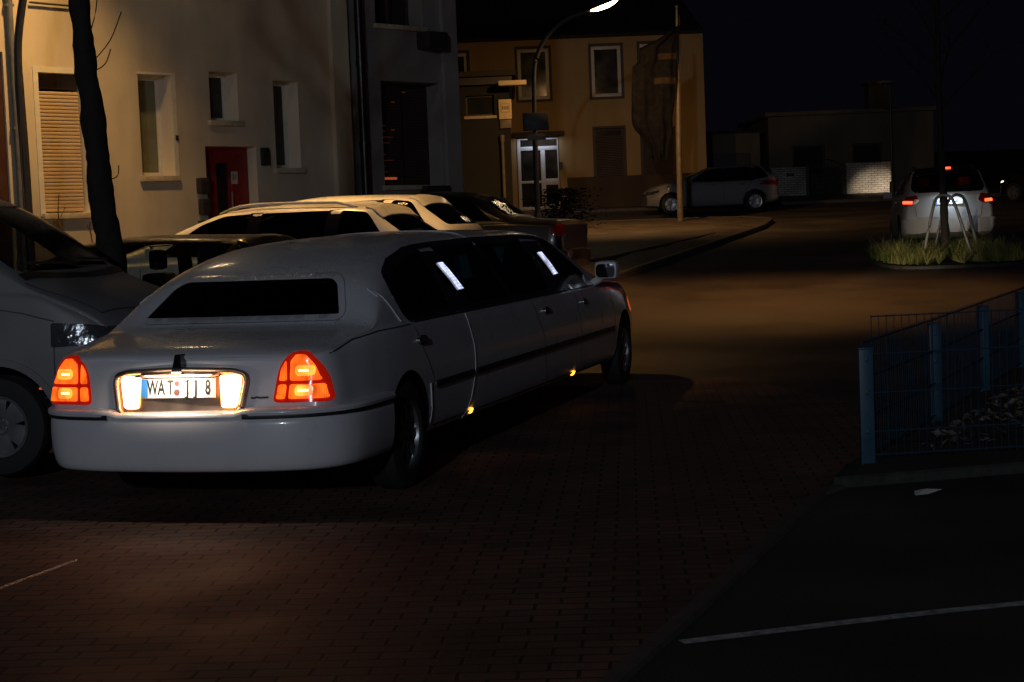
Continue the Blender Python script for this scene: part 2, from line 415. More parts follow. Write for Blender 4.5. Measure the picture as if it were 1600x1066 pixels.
class Body:
    def __init__(s, **k):
        s.__dict__.update(dict(k=.45, drop=.07, bowr=.10, bowf=.16, tilt=.0, ztilt=.6, endr=.1, ends=.07)); s.__dict__.update(k)
        for n in ('zt', 'zb', 'w', 'wb', 'zf'): setattr(s, 'f' + n, pchip(getattr(s, n)))
        s.fdrop = pchip(s.drop) if isinstance(s.drop, list) else (lambda y: s.drop)
    def section(s, y, ins=0.):
        zf, zb, zt, w, wb = s.fzf(y), s.fzb(y), s.fzt(y) - ins, s.fw(y) - ins, s.fwb(y) - ins
        zt = max(zt, zb + .015); zm = zf + (zb - zf) * .55; xb = wb - .02
        zr = max(zt - s.fdrop(y), zb + .008); xr = max(.2, xb - s.k * (zr - zb)); h = zr - zb
        p = [(0, zf), (.6 * w, zf), (.9 * w, zf + .01), (.97 * w, zf + .07), (w, zm), (w * .4 + wb * .6, zm + .62 * (zb - zm)), (wb, zb - .02), (xb - .004, zb + .006),
             ((xb + xr) / 2 + .03 * h, zb + h * .52), (xr + .006, zr - .02 * min(1, h * 4)), (xr * .86, zr + (zt - zr) * .62), (xr * .5, zr + (zt - zr) * .93), (0, zt)]
        return chaikin(p, 2)
    def warp(s, x, y, z, y0, y1):
        u = 1 - sstep(y0, y0 + 1.1, y); v = sstep(y1 - 1.2, y1, y); q = abs(x) / s.W
        y += u * (s.bowr * (.35 * q * q + .65 * q ** 5) + s.tilt * (z - s.ztilt)) - v * s.bowf * (.5 * q * q + .5 * q ** 4)
        return x, y, z
    def build(s, ins=0., ya=None, yb=None, zmin=None, step=.055):
        y0, y1 = s.y0, s.y1; a, b = (y0 if ya is None else ya), (y1 if yb is None else yb)
        s.W = max(v for _, v in s.w)
        ys = []; n = int((b - a) / step)
        for i in range(n + 1):
            t = i / n; ys.append(a + (b - a) * t)
        if ya is None: ys = sorted(set([a, a + .008, a + .02, a + .04, a + .065] + [q for q in ys if a + .08 < q < b - .08] + [b - .065, b - .04, b - .02, b - .008, b]))
        bm = bmesh.new(); rings = []
        for y in ys:
            sec = s.section(y, ins); sc = 1.
            if ya is None:
                e = min(y - a, b - y); r = s.endr
                if e < r: t = 1 - e / r; sc = 1 - s.ends * (1 - math.sqrt(max(0, 1 - t * t)))
            zc = (sec[0][1] + sec[-1][1]) / 2
            half = [(x * sc, zc + (z - zc) * sc) for x, z in sec]
            if zmin is not None: half = [(x, max(z, zmin + .0005 * i)) for i, (x, z) in enumerate(half)]
            full = half + [(-x, z) for x, z in half[-2:0:-1]]
            rings.append([bm.verts.new(s.warp(x, y, z, y0, y1)) for x, z in full])
        m = len(rings[0])
        for i in range(len(rings) - 1):
            for k in range(m): bm.faces.new((rings[i][k], rings[i][(k + 1) % m], rings[i + 1][(k + 1) % m], rings[i + 1][k]))
        bm.faces.new(rings[0][::-1]); bm.faces.new(rings[-1])
        bmesh.ops.recalc_face_normals(bm, faces=bm.faces)
        return bm

def prism(bm, outline, axis, lo, hi):
    """outline in (y,z) for axis x, (x,z) for axis y"""
    mk = {'x': lambda a, b, c: (c, a, b), 'y': lambda a, b, c: (a, c, b), 'z': lambda a, b, c: (a, b, c)}[axis]
    A = [bm.verts.new(mk(a, b, lo)) for a, b in outline]; B = [bm.verts.new(mk(a, b, hi)) for a, b in outline]
    fs = [bm.faces.new(A), bm.faces.new(B[::-1])]
    n = len(A)
    for i in range(n): fs.append(bm.faces.new((A[i], B[i], B[(i + 1) % n], A[(i + 1) % n])))
    bmesh.ops.recalc_face_normals(bm, faces=fs)

def boolean(me, cutters):
    """fast manifold difference; cut faces take the dark lining material; falls back to the exact solver"""
    for solver in ('MANIFOLD', 'EXACT'):
        o = D.objects.new('tmp', me); COL.objects.link(o); cs = []
        for bm in cutters:
            bmesh.ops.recalc_face_normals(bm, faces=bm.faces)
            cm = D.meshes.new('cut'); bm.to_mesh(cm); cm.materials.append(M['gloss_black']); c = D.objects.new('cut', cm); COL.objects.link(c); cs.append(c)
            md = o.modifiers.new('b', 'BOOLEAN'); md.operation = 'DIFFERENCE'; md.solver = solver; md.object = c; md.material_mode = 'TRANSFER'
        dg = bpy.context.evaluated_depsgraph_get(); dg.update()
        out = D.meshes.new_from_object(o.evaluated_get(dg)); D.objects.remove(o)
        for c in cs: D.objects.remove(c)
        if len(out.polygons) > len(me.polygons) * .5 and len(out.materials) > 1: break
        print('boolean fallback', solver, len(out.polygons), len(me.polygons))
    for bm in cutters: bm.free()
    return out

def patch(bvh, outline, side, off=.003, thick=.01, res=.05, mi=0, bm=None):
    """a panel that follows the body: outline seen from side R/L (y,z), B/F (x,z), T (x,y)"""
    dirs = {'R': (-1, 0, 0), 'L': (1, 0, 0), 'B': (0, 1, 0), 'F': (0, -1, 0), 'T': (0, 0, -1)}
    d = Vector(dirs[side])
    own = bm is None
    t = bmesh.new(); t.faces.new([t.verts.new((a, b, 0)) for a, b in outline]); bmesh.ops.triangulate(t, faces=t.faces)
    for ax in (0, 1):
        lo = min(p[ax] for p in outline); hi = max(p[ax] for p in outline); n = int((hi - lo) / res)
        for i in range(1, n + 1):
            c = lo + (hi - lo) * i / (n + 1); no = (1, 0, 0) if ax == 0 else (0, 1, 0)
            bmesh.ops.bisect_plane(t, geom=t.verts[:] + t.edges[:] + t.faces[:], plane_co=tuple(c * v for v in no), plane_no=no)
    far = 12
    for v in t.verts:
        a, b = v.co.x, v.co.y
        o = {'R': (far, a, b), 'L': (-far, a, b), 'B': (a, -far, b), 'F': (a, far + 8, b), 'T': (a, b, far)}[side]
        h = bvh.ray_cast(Vector(o), d)
        if h[0] is None:
            near = bvh.find_nearest(Vector(o) + d * (far - .9 if side in 'RL' else far)); p, nn = near[0], near[1]
        else: p, nn = h[0], h[1]
        if nn.dot(d) > 0: nn = -nn
        v.co = p + nn * off
    bmesh.ops.recalc_face_normals(t, faces=t.faces)
    if sum((f.normal.dot(d)) * f.calc_area() for f in t.faces) > 0: bmesh.ops.reverse_faces(t, faces=t.faces)
    if thick:
        be = [e for e in t.edges if len(e.link_faces) == 1]
        r = bmesh.ops.extrude_edge_only(t, edges=be)
        for v in r['geom']:
            if isinstance(v, bmesh.types.BMVert): v.co += d * thick
        bmesh.ops.recalc_face_normals(t, faces=t.faces)
        if sum((f.normal.dot(d)) * f.calc_area() for f in t.faces) > 0: bmesh.ops.reverse_faces(t, faces=t.faces)
    for f in t.faces: f.material_index = mi
    if own: return t
    me = D.meshes.new('t'); t.to_mesh(me); t.free(); bm.from_mesh(me); D.meshes.remove(me)
    return bm

def ribbon(bvh, path, w, side, off=.003, bm=None, thick=.004):
    """narrow band that follows the body along a 2D path"""
    P = [Vector(p) for p in path]; A = []; B = []
    for i, p in enumerate(P):
        t = (P[min(i + 1, len(P) - 1)] - P[max(i - 1, 0)]).normalized(); s = Vector((-t.y, t.x)) * w / 2
        A.append(tuple(p + s)); B.append(tuple(p - s))
    return patch(bvh, A + B[::-1], side, off, thick, .08, bm=bm)

def densify(path, d=.06):
    out = []
    for a, b in zip(path, path[1:]):
        a, b = Vector(a), Vector(b); n = max(1, int((b - a).length / d)); out += [tuple(a.lerp(b, k / n)) for k in range(n)]
    out.append(tuple(path[-1])); return out

WHEELS = {}
def wheel(parent, x, y, rt, rr, wd, spokes, rim_m, side, style='spoke', z=None):
    key = (rt, rr, wd, spokes, rim_m, style)
    if key not in WHEELS:
        bm = bmesh.new(); h = wd / 2
        prof = [(-h * .8, rr - .01), (-h, rr + .01), (-h, rt - .05), (-h * .88, rt - .015), (-h * .6, rt), (-.03, rt), (-.025, rt - .008), (-.015, rt - .008), (-.01, rt), (.01, rt), (.015, rt - .008), (.025, rt - .008), (.03, rt), (h * .6, rt), (h * .88, rt - .015), (h, rt - .05), (h, rr + .01), (h * .8, rr - .01), (-h * .8, rr - .01)]
        lathe(bm, prof, 48); bmesh.ops.recalc_face_normals(bm, faces=bm.faces); tm = D.meshes.new('tyre'); bm.to_mesh(tm); bm.free()
        bm = bmesh.new()
        lathe(bm, [(-h * .9, rr - .02), (-h * .9, rr + .004), (h * .86, rr + .004), (h * .9, rr), (h * .86, rr - .022), (h * .5, rr - .035), (-h * .9, rr - .035)], 48)
        lathe(bm, [(-.02, rr - .03), (-.02, .02)], 40, mi=1)      # dark drum behind the spokes
        lathe(bm, [(h * .35, .0001), (h * .72, .02), (h * .74, .05), (h * .6, .072), (h * .1, .08)], 24)
        for i in range(spokes):
            a = 2 * PI * i / spokes; c, s = math.cos(a), math.sin(a)
            tw = (.018, .03) if style == 'spoke' else ((.045, .085) if style == 'broad' else (.02, .02))
            vs = []
            for rad, hw, xo in ((.055, tw[0], h * .66), ((rr + .05) / 2, (tw[0] + tw[1]) / 2, h * .74), (rr - .012, tw[1], h * .7)):
                for dx in (0, -.03):
                    for sg in (-1, 1):
                        px, py = rad, sg * hw
                        vs.append(bm.verts.new((xo + dx, px * c - py * s, px * s + py * c)))
            for b0 in (0, 4):
                q = vs[b0:b0 + 8]
                bm.faces.new((q[0], q[1], q[5], q[4])); bm.faces.new((q[2], q[6], q[7], q[3]))
                bm.faces.new((q[0], q[4], q[6], q[2])); bm.faces.new((q[1], q[3], q[7], q[5]))
            bm.faces.new((vs[8], vs[9], vs[11], vs[10]))
        for i in range(5):
            a = 2 * PI * i / 5 + .3; m = Matrix.Translation((h * .7, math.cos(a) * .045, math.sin(a) * .045))
            box(bm, -.006, .012, -.008, .008, -.008, .008, mtx=m)
        bmesh.ops.recalc_face_normals(bm, faces=bm.faces); rm = D.meshes.new('rim'); bm.to_mesh(rm); bm.free()
        rm.materials.append(M[rim_m]); rm.materials.append(M['under'])
        for me in (tm, rm):
            for p in me.polygons: p.use_smooth = True
            me.set_sharp_from_angle(angle=R(35))
        tm.materials.append(M['tyre']); WHEELS[key] = (tm, rm)
    tm, rm = WHEELS[key]
    o = D.objects.new('wheel', tm); COL.objects.link(o); o.parent = parent; o.location = (x, y, rt if z is None else z)
    o.rotation_euler = (random.uniform(0, 1), 0, 0 if side > 0 else PI)
    r = D.objects.new('rim', rm); COL.objects.link(r); r.parent = o
    return o

def plate(parent, bvh, y, z, text, hw=.23, lean=0., seals=None, hh=.055, ts=.072, xs=.74, font_parts=None):
    bm = bmesh.new(); box(bm, -hw, hw, -.004, .004, -hh, hh, .002)
    p = bm_obj('licence_plate', bm, M['plate'], parent); p.location = (0, y, z); p.rotation_euler = (lean, 0, 0)
    bm = bmesh.new(); box(bm, -hw + .004, -hw + .045, -.0065, -.0045, -hh + .004, hh - .004); bm_obj('country_strip', bm, M['plate_blue'], p)
    if seals:
        bm = bmesh.new()
        for dz, rr in seals[1]:
            r = bmesh.ops.create_circle(bm, cap_ends=True, segments=20, radius=rr); bmesh.ops.transform(bm, matrix=Matrix.Translation((seals[0], -.0062, dz)) @ Matrix.Rotation(R(90), 4, 'X'), verts=r['verts'])
        bm_obj('seal', bm, M['seal'], p)
    for body, cx in font_parts:
        me = text_mesh(body, ts, xs * (1.35 if body == 'J' else 1), bold=.0022); me.transform(Matrix.Translation((cx, -.0055, 0)) @ Matrix.Rotation(R(90), 4, 'X'))
        link('lettering', me, M['ink'], p)
    return p

def body_obj(name, B, paint, root, windows, arches, cavity, extra=None, endcut=None):
    """closed loft minus wheel arches, cabin and window openings; returns (object, bvh of the closed skin)"""
    bm = B.build(); bvh = BVHTree.FromBMesh(bm); me = D.meshes.new(name); bm.to_mesh(me); bm.free(); me.materials.append(paint)
    cuts = []
    c = bmesh.new()
    for y, r in arches:
        for sx in (-1, 1):
            m = Matrix.Translation((sx * (B.W + .05), y, r[1])) @ Matrix.Rotation(PI / 2, 4, 'Y')
            bmesh.ops.create_cone(c, cap_ends=True, segments=40, radius1=r[0], radius2=r[0], depth=.62, matrix=m)
    cuts.append(c)
    if cavity:
        cuts.append(B.build(ins=.05, ya=cavity[0], yb=cavity[1], zmin=cavity[2]))
    for axis, lo, hi, outs in windows:
        for o in outs:
            c = bmesh.new(); prism(c, o, axis, lo, hi); cuts.append(c)
    if cuts: me = boolean(me, cuts)
    o = link('body', me, None, root, 32)
    return o, bvh

def bpatch(name, bvh, outline, side, m, parent, off=.003, thick=.01, res=.05, label=None, sm=30):
    return bm_obj(name, patch(bvh, outline, side, off, thick, res), m, parent, sm, label, recalc=False)

def bribbon(name, bvh, paths, w, side, m, parent, off=.003, thick=.004):
    off = max(off, .0025)
    for p in paths:
        bm = bmesh.new(); ribbon(bvh, p, w, side, off, bm, thick); o = bm_obj(name, bm, m, parent, 30, recalc=False)
    return o

def mirx(o): return [(-a, b) for a, b in o]

SEAT = {}
def seat(parent, x, y, z, hmax=1.34):
    k = round(hmax, 2)
    if k not in SEAT:
        bm = bmesh.new(); box(bm, -.24, .24, 0, .14, -.02, .57, .05); box(bm, -.12, .12, .02, .12, .60, min(.79, hmax), .045); box(bm, -.24, .24, .1, .6, -.12, .06, .05)
        bmesh.ops.recalc_face_normals(bm, faces=bm.faces); me = D.meshes.new('seat'); bm.to_mesh(me); bm.free(); me.materials.append(M['seat'])
        for p in me.polygons: p.use_smooth = True
        me.set_sharp_from_angle(angle=R(40)); SEAT[k] = me
    o = D.objects.new('seat', SEAT[k]); COL.objects.link(o); o.parent = parent; o.location = (x, y, z); return o


# ------------------------------------------------------------------ the limousine
def tail_lamp_limo(root, bvh, sgn):
    mx = (lambda o: [(a * sgn, b) for a, b in o])
    out = rounded([(.562, .672), (.58, .80), (.60, .87), (.64, .925), (.70, .950), (.765, .94), (.82, .885), (.86, .80), (.885, .672)], .03, 3)
    base = bpatch('tail_light', bvh, mx(out), 'B', M['tail_red'], root, .012, .03, .03)
    segs = [[(.662, .79), (.668, .90), (.695, .928), (.75, .926), (.795, .875), (.832, .79)],
            [(.658, .69), (.662, .77), (.845, .77), (.862, .69)],
            [(.597, .79), (.61, .855), (.642, .905), (.642, .79)],
            [(.582, .69), (.594, .77), (.641, .77), (.637, .69)]]
    for s in segs:
        bpatch('lens_segment', bvh, mx(rounded(s, .012, 2)), 'B', M['tail_hot'], base, .020, .007, .03)
    bm = bmesh.new()
    for cz in (.845, .735): patch(bvh, mx(rounded([(.695, cz - .03), (.695, cz + .03), (.80, cz + .03), (.80, cz - .03)], .028, 4)), 'B', .0225, .003, .04, bm=bm)
    bm_obj('bulb_halo', bm, M['tail_mid'], base, recalc=False)
    bm = bmesh.new()
    for cz in (.845, .735):
        patch(bvh, mx(rounded([(.715, cz - .006), (.715, cz + .006), (.775, cz + .006), (.775, cz - .006)], .006, 2)), 'B', .025, .003, .05, bm=bm)
    bm_obj('bulb_glow', bm, M['tail_bulb'], base, recalc=False)

def limousine():
    root = thing('limousine', 'white stretched limousine with lit red tail lights, glowing number plate panel and black windows', 'limousine', (-1.5752, 10.9692, 0), -.274)
    WB = 6.54
    B = Body(y0=-1.24, y1=7.6, bowr=.15, bowf=.3, tilt=.16, ztilt=.62, endr=.13, ends=.10, k=.5,
             zt=[(-1.24, .962), (-1.14, .985), (-.85, 1.025), (-.52, 1.058), (-.45, 1.066), (-.40, 1.085), (-.02, 1.335), (.06, 1.372), (.3, 1.45), (.6, 1.515), (.9, 1.553), (1.5, 1.582), (2.6, 1.598), (3.9, 1.59), (4.6, 1.555), (4.85, 1.50), (5.95, 1.09), (6.3, 1.07), (7.1, 1.0), (7.45, .90), (7.6, .80)],
             zb=[(-1.24, .938), (-.9, .972), (-.45, 1.015), (0, 1.03), (5.6, 1.03), (6.4, 1.0), (7.2, .92), (7.6, .72)],
             w=[(-1.24, .905), (-.6, .96), (0, .975), (6.6, .975), (7.2, .94), (7.6, .86)],
             wb=[(-1.24, .855), (-.6, .90), (0, .925), (5.5, .925), (6.6, .90), (7.3, .85), (7.6, .78)],
             zf=[(-1.24, .40), (-.75, .34), (-.5, .27), (6.0, .25), (7.0, .28), (7.6, .34)],
             drop=[(-1.24, .035), (-.5, .035), (-.3, .05), (.1, .075), (.8, .085), (4.5, .08), (5.2, .06), (6, .03), (7.6, .03)])
    wins = [rounded([(.20, 1.045), (.145, 1.20), (.215, 1.315), (.50, 1.405), (.90, 1.467), (1.14, 1.482), (1.20, 1.045)], .09),
            rounded([(1.60, 1.045), (1.44, 1.492), (2.42, 1.505), (2.60, 1.045)], .05),
            rounded([(2.68, 1.045), (2.50, 1.506), (3.76, 1.505), (3.90, 1.045)], .05),
            rounded([(4.50, 1.045), (4.34, 1.485), (4.62, 1.452), (5.40, 1.045)], .05)]
    rear = rounded([(-.675, 1.092), (-.565, 1.295), (-.50, 1.336), (.50, 1.336), (.565, 1.295), (.675, 1.092)], .05)
    front = rounded([(-.70, 1.15), (-.56, 1.48), (.56, 1.48), (.70, 1.15)], .06)
    body, bvh = body_obj('body', B, M['white_paint'], root,
                         [('x', .35, 1.5, wins), ('x', -1.5, -.35, wins), ('y', -2., .55, [rear]), ('y', 4.4, 9., [front])],
                         [(0, (.40, .34)), (WB, (.40, .34))], (-.1, 5.9, .42))
    # glass band: panes and gloss pillars
    for side, sg in (('R', 1), ('L', -1)):
        for o in wins: bpatch('side_window', bvh, o, side, M['limo_glass'], root, -.004, 0, .09)
        pil = [[(1.19, 1.035), (1.13, 1.485), (1.45, 1.495), (1.61, 1.035)], [(2.59, 1.035), (2.41, 1.516), (2.51, 1.517), (2.69, 1.035)], [(3.89, 1.035), (3.75, 1.513), (4.35, 1.497), (4.51, 1.035)]]
        for q in pil: bpatch('window_pillar', bvh, q, side, M['gloss_black'], root, .001, .012, .06)
        bribbon('window_trim', bvh, [densify(o + [o[0]], .08) for o in wins], .05, side, M['gloss_black'], root, .0015, .012)
        bribbon('belt_trim', bvh, [densify([(.27, 1.026), (5.4, 1.026)], .1)], .012, side, M['trim'], root, .008, .008)
        bribbon('window_trim', bvh, [densify([(.30, 1.352), (.50, 1.412), (.90, 1.474), (1.14, 1.489), (1.44, 1.498), (2.42, 1.512), (3.76, 1.512), (4.34, 1.493), (4.62, 1.458)], .08)], .034, side, M['gloss_black'], root, .004, .012)
        # panel gaps, doors and mouldings
        gaps = [densify([(1.345, 1.02), (1.40, .8), (1.385, .6), (1.30, .42), (1.19, .30)], .05), densify([(.24, 1.02), (.33, .86), (.47, .66), (.43, .44), (.40, .32)], .05),
                densify([(3.14, 1.02), (3.36, .7), (3.42, .3)], .06), densify([(4.62, 1.02), (4.66, .6), (4.62, .3)], .06), densify([(6.02, 1.0), (6.08, .75), (6.03, .5), (6.0, .31)], .06),
                densify([(-.10, 1.30), (-.02, 1.20), (.08, 1.035)], .06), densify([(-1.02, .93), (-.7, .985), (-.35, 1.01), (.2, 1.015)], .06)]
        bribbon('door_gap', bvh, gaps, .006, side, M['seam'], root, .0015, .004)
        lips = [densify([(1.36, 1.01), (1.415, .8), (1.40, .6), (1.315, .42), (1.205, .30)], .05), densify([(.405, .62), (.44, .45), (.43, .32)], .05), densify([(-.115, 1.30), (-.035, 1.20), (.065, 1.04)], .06)]
        bribbon('door_edge', bvh, lips, .008, side, M['white_paint'], root, .007, .01)
        bribbon('side_moulding', bvh, [densify([(.50, .605), (1.34, .605)], .1), densify([(1.40, .605), (6.0, .59)], .1)], .04, side, M['trim'], root, .014, .018)
        bribbon('sill_line', bvh, [densify([(.5, .335), (5.9, .30)], .12)], .012, side, M['seam'], root, .002, .004)
        for hy in (.30, 3.50, 4.86):
            bm = bmesh.new(); patch(bvh, rounded([(hy - .07, .885), (hy - .07, .92), (hy + .10, .92), (hy + .10, .885)], .014), side, .022, .022, .04, bm=bm)
            h = bm_obj('door_handle', bm, M['chrome'], root, 30, recalc=False)
            bpatch('handle_recess', bvh, rounded([(hy + .02, .875), (hy + .02, .935), (hy + .13, .93), (hy + .13, .88)], .02), side, M['gloss_black'], h, .004, .005, .05)
        for my, mz in ((1.36, .335), (4.45, .31)):
            bpatch('marker_light', bvh, rounded([(my - .024, mz - .017), (my - .024, mz + .017), (my + .024, mz + .017), (my + .024, mz - .017)], .012), side, M['amber'], root, .012, .016, .05)
        # ribbed pillar lamps
        for ly in (1.37, 4.12):
            q = lambda t, v: (ly - .10 + .155 * v + .115 * t, 1.362 - .19 * v)
            case = bpatch('pillar_lamp', bvh, [q(-.32, -.06), q(1.06, -.06), q(1.06, 1.06), q(-.32, 1.06)], side, M['gloss_black'], root, .016, .016, .06)
            for k in range(5):
                a, b = k / 5 + .02, k / 5 + .17
                bpatch('lamp_rib', bvh, [q(a, 0), q(b, 0), q(b, .5), q(b, 1), q(a, 1), q(a, .5)], side, M['pillar_light'], case, .024, .006, .06)
        # corner marker and door mirror
        bpatch('corner_lamp', bvh, rounded([(6.98, .70), (6.98, .80), (7.22, .86), (7.30, .70)], .03), side, M['amber_dim'], root, .006, .01, .05)
        bm = bmesh.new()
        box(bm, sg * .93, sg * 1.155, 5.36, 5.52, 1.075, 1.25, .06)
        mr = bm_obj('door_mirror', bm, M['white_paint'], root, 40)
        bm = bmesh.new(); tube(bm, [(sg * .86, 5.44, 1.03), (sg * .93, 5.45, 1.06), (sg * 1.0, 5.44, 1.10)], .035, 10); bm_obj('mirror_arm', bm, M['white_paint'], mr, 40)
        bm = bmesh.new(); prism(bm, rounded([(sg * .955, 1.098), (sg * .955, 1.222), (sg * 1.13, 1.222), (sg * 1.13, 1.098)], .045), 'y', 5.352, 5.359); bm_obj('mirror_glass', bm, M['mirror'], mr)
        bpatch('mirror_sail', bvh, rounded([(5.18, 1.04), (5.22, 1.14), (5.46, 1.03)], .02), side, M['white_paint'], root, .006, .01, .05)
        tail_lamp_limo(root, bvh, sg)
        wheel(root, sg * .86, 0, .34, .215, .20, 8, 'alloy', sg, z=.34); wheel(root, sg * .86, WB, .34, .215, .20, 8, 'alloy', sg, z=.34)
    rw = bpatch('rear_window', bvh, rear, 'B', M['limo_glass'], root, -.004, 0, .08)
    bmf = bmesh.new(); e = densify(rear + [rear[0]], .05); ribbon(bvh, e, .035, 'B', .012, bmf, .016); bm_obj('window_surround', bmf, M['white_paint'], rw, 30, recalc=False)
    bpatch('windscreen', bvh, front, 'F', M['limo_glass'], root, -.004, 0, .08)
    bribbon('roof_joint', bvh, [densify([(-.62, 2.43), (0, 2.45), (.62, 2.43)], .08)], .01, 'T', M['white_paint'], root, .006, .01)
    # rear bumper: a rounded bar wrapped round the corners, dark insert, lit shelf
    pl = [(-.965, -.40), (-.962, -.72), (-.938, -.93), (-.87, -1.08), (-.74, -1.185), (-.52, -1.25), (-.25, -1.278), (0, -1.286)]
    pl = pl + [(-a, b) for a, b in pl[-2::-1]]
    path = smoothpath([(a, b, 0) for a, b in pl], 5)
    prof = chaikin([(-.10, .285), (-.02, .285), (.012, .31), (.032, .40), (.036, .50), (.034, .575), (.026, .587), (.026, .622), (.030, .628), (.022, .645), (-.01, .652), (-.10, .655)], 1)
    bm = bmesh.new(); rings = []
    for i, p in enumerate(path):
        t = (path[min(i + 1, len(path) - 1)] - path[max(i - 1, 0)]).normalized(); nrm = Vector((t.y, -t.x, 0))
        rings.append([bm.verts.new(p + nrm * (a + (.02 if z > .6 and a > 0 else 0) * sstep(.46, .38, -abs(p.x) + .84)) + Vector((0, 0, z - (.022 * (1 - sstep(.36, .44, abs(p.x))) if z > .58 else 0)))) for a, z in prof])
    for i in range(len(rings) - 1):
        for k in range(len(prof) - 1): bm.faces.new((rings[i][k], rings[i + 1][k], rings[i + 1][k + 1], rings[i][k + 1]))
    bm.faces.new(rings[0]); bm.faces.new(rings[-1][::-1])
    bump = bm_obj('rear_bumper', bm, M['white_paint'], root, 40)
    for sg in (-1, 1):
        bm = bmesh.new(); prev = None
        for i, p in enumerate(path):
            t = (path[min(i + 1, len(path) - 1)] - path[max(i - 1, 0)]).normalized(); nrm = Vector((t.y, -t.x, 0))
            if p.x * sg < .40: continue
            ring = [bm.verts.new(p + nrm * a + Vector((0, 0, z))) for a, z in ((.02, .590), (.041, .592), (.044, .606), (.041, .620), (.02, .622))]
            if prev:
                for k in range(4): bm.faces.new((prev[k], ring[k], ring[k + 1], prev[k + 1]))
            else: bm.faces.new(ring)
            prev = ring
        bm_obj('bumper_insert', bm, M['trim'], bump, 40)
    bm = bmesh.new(); box(bm, -.86, .86, -1.10, -.45, .30, .42); bm_obj('underbody', bm, M['under'], root)
    # number plate panel: chrome surround, reversing lamps, plate
    def fy(x, z):
        h = bvh.ray_cast(Vector((x, -12, z)), Vector((0, 1, 0))); return h[0].y
    oc = [(-.405, .80), (-.395, .838), (-.33, .857), (0, .868), (.33, .857), (.395, .838), (.405, .80), (.375, .64), (.345, .607), (.25, .60), (-.25, .60), (-.345, .607), (-.375, .64)]
    oc = rounded(oc, .03, 3)
    pan = bpatch('plate_panel', bvh, oc, 'B', M['dull_chrome'], root, .006, .02, .05)
    pts = [(x, fy(x, min(z, .97)) - .018, z) for x, z in oc]; bm = bmesh.new()
    tube(bm, pts + [pts[0], pts[1]], .017, 10, False); bm_obj('chrome_surround', bm, M['dull_chrome'], pan, 40)
    for sg in (1, -1):
        o = rounded([(sg * .372, .805), (sg * .345, .66), (sg * .33, .648), (sg * .25, .648), (sg * .245, .83), (sg * .36, .832)], .02, 3)
        bpatch('reversing_light', bvh, o, 'B', M['reverse'], root, .014, .02, .05)
    bm = bmesh.new(); prism(bm, rounded([(-.245, .832), (.245, .832), (.24, .846), (-.24, .846)], .005, 2), 'y', fy(0, .84) - .075, fy(0, .84) + .01)
    bm_obj('plate_hood', bm, M['dull_chrome'], pan)
    p = plate(root, bvh, fy(0, .763) - .024, .765, '', .232, R(-7), (-.005, ((.026, .0155), (-.024, .019))), .056, .116, .56,
              [('W', -.157), ('A', -.102), ('T', -.046), ('J', .062), ('J', .114), ('8', .187)])
    bm = bmesh.new()
    for jx in (.062, .114): box(bm, jx - .018, jx + .006, -.007, -.0045, .035, .0405)
    bm_obj('lettering', bm, M['ink'], p)
    bm = bmesh.new()
    for sx in (-.10, .07):
        r = bmesh.ops.create_circle(bm, cap_ends=True, segments=10, radius=.004); bmesh.ops.transform(bm, matrix=Matrix.Translation((sx, -.0062, .047)) @ Matrix.Rotation(R(90), 4, 'X'), verts=r['verts'])
    bm_obj('plate_screw', bm, M['ink'], p)
    # dark boot handle standing on the panel, small badges
    bm = bmesh.new(); prism(bm, rounded([(-.035, .845), (-.005, .958), (.028, .958), (.03, .845)], .008, 2), 'y', fy(0, .9) - .045, fy(0, .9) + .02); bm_obj('boot_handle', bm, M['gloss_black'], root, 40)
    bpatch('badge', bvh, [(-.545, .70), (-.545, .725), (-.48, .725), (-.48, .70)], 'B', M['dull_chrome'], root, .005, .006)
    bribbon('badge', bvh, [densify([(.425, .70), (.445, .697), (.46, .703), (.48, .699), (.53, .702)], .01)], .010, 'B', M['trim'], root, .004, .005)
    # front end, little of it seen
    for sg in (1, -1): bpatch('headlight', bvh, rounded([(sg * .52, .66), (sg * .52, .80), (sg * .78, .80), (sg * .80, .66)], .03), 'F', M['clear_lens'], root, .006, .01, .06)
    bpatch('grille', bvh, rounded([(-.36, .55), (-.36, .84), (.36, .84), (.36, .55)], .04), 'F', M['chrome'], root, .012, .02, .08)
    # cabin
    bm = bmesh.new(); box(bm, -.72, .72, .15, .75, .45, .86, .06); box(bm, -.72, .72, .0, .2, .8, 1.08, .05); bm_obj('rear_bench', bm, M['seat'], root, 40)
    for sx in (-.42, .42): seat(root, sx, 4.3, .58)
    for nm, m, yz in (('reflection_panel', 'teal', [(3.02, 1.44), (3.30, 1.44), (3.24, 1.31)]), ('reflection_panel', 'blue', [(1.98, 1.40), (2.06, 1.40), (2.12, 1.23), (2.04, 1.23)]), ('reflection_panel', 'teal', [(2.10, 1.40), (2.25, 1.40), (2.40, 1.23), (2.18, 1.23)])):  # added glowing slivers imitate outdoor reflections in the side glass
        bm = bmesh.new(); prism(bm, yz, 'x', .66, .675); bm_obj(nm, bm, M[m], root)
    return root

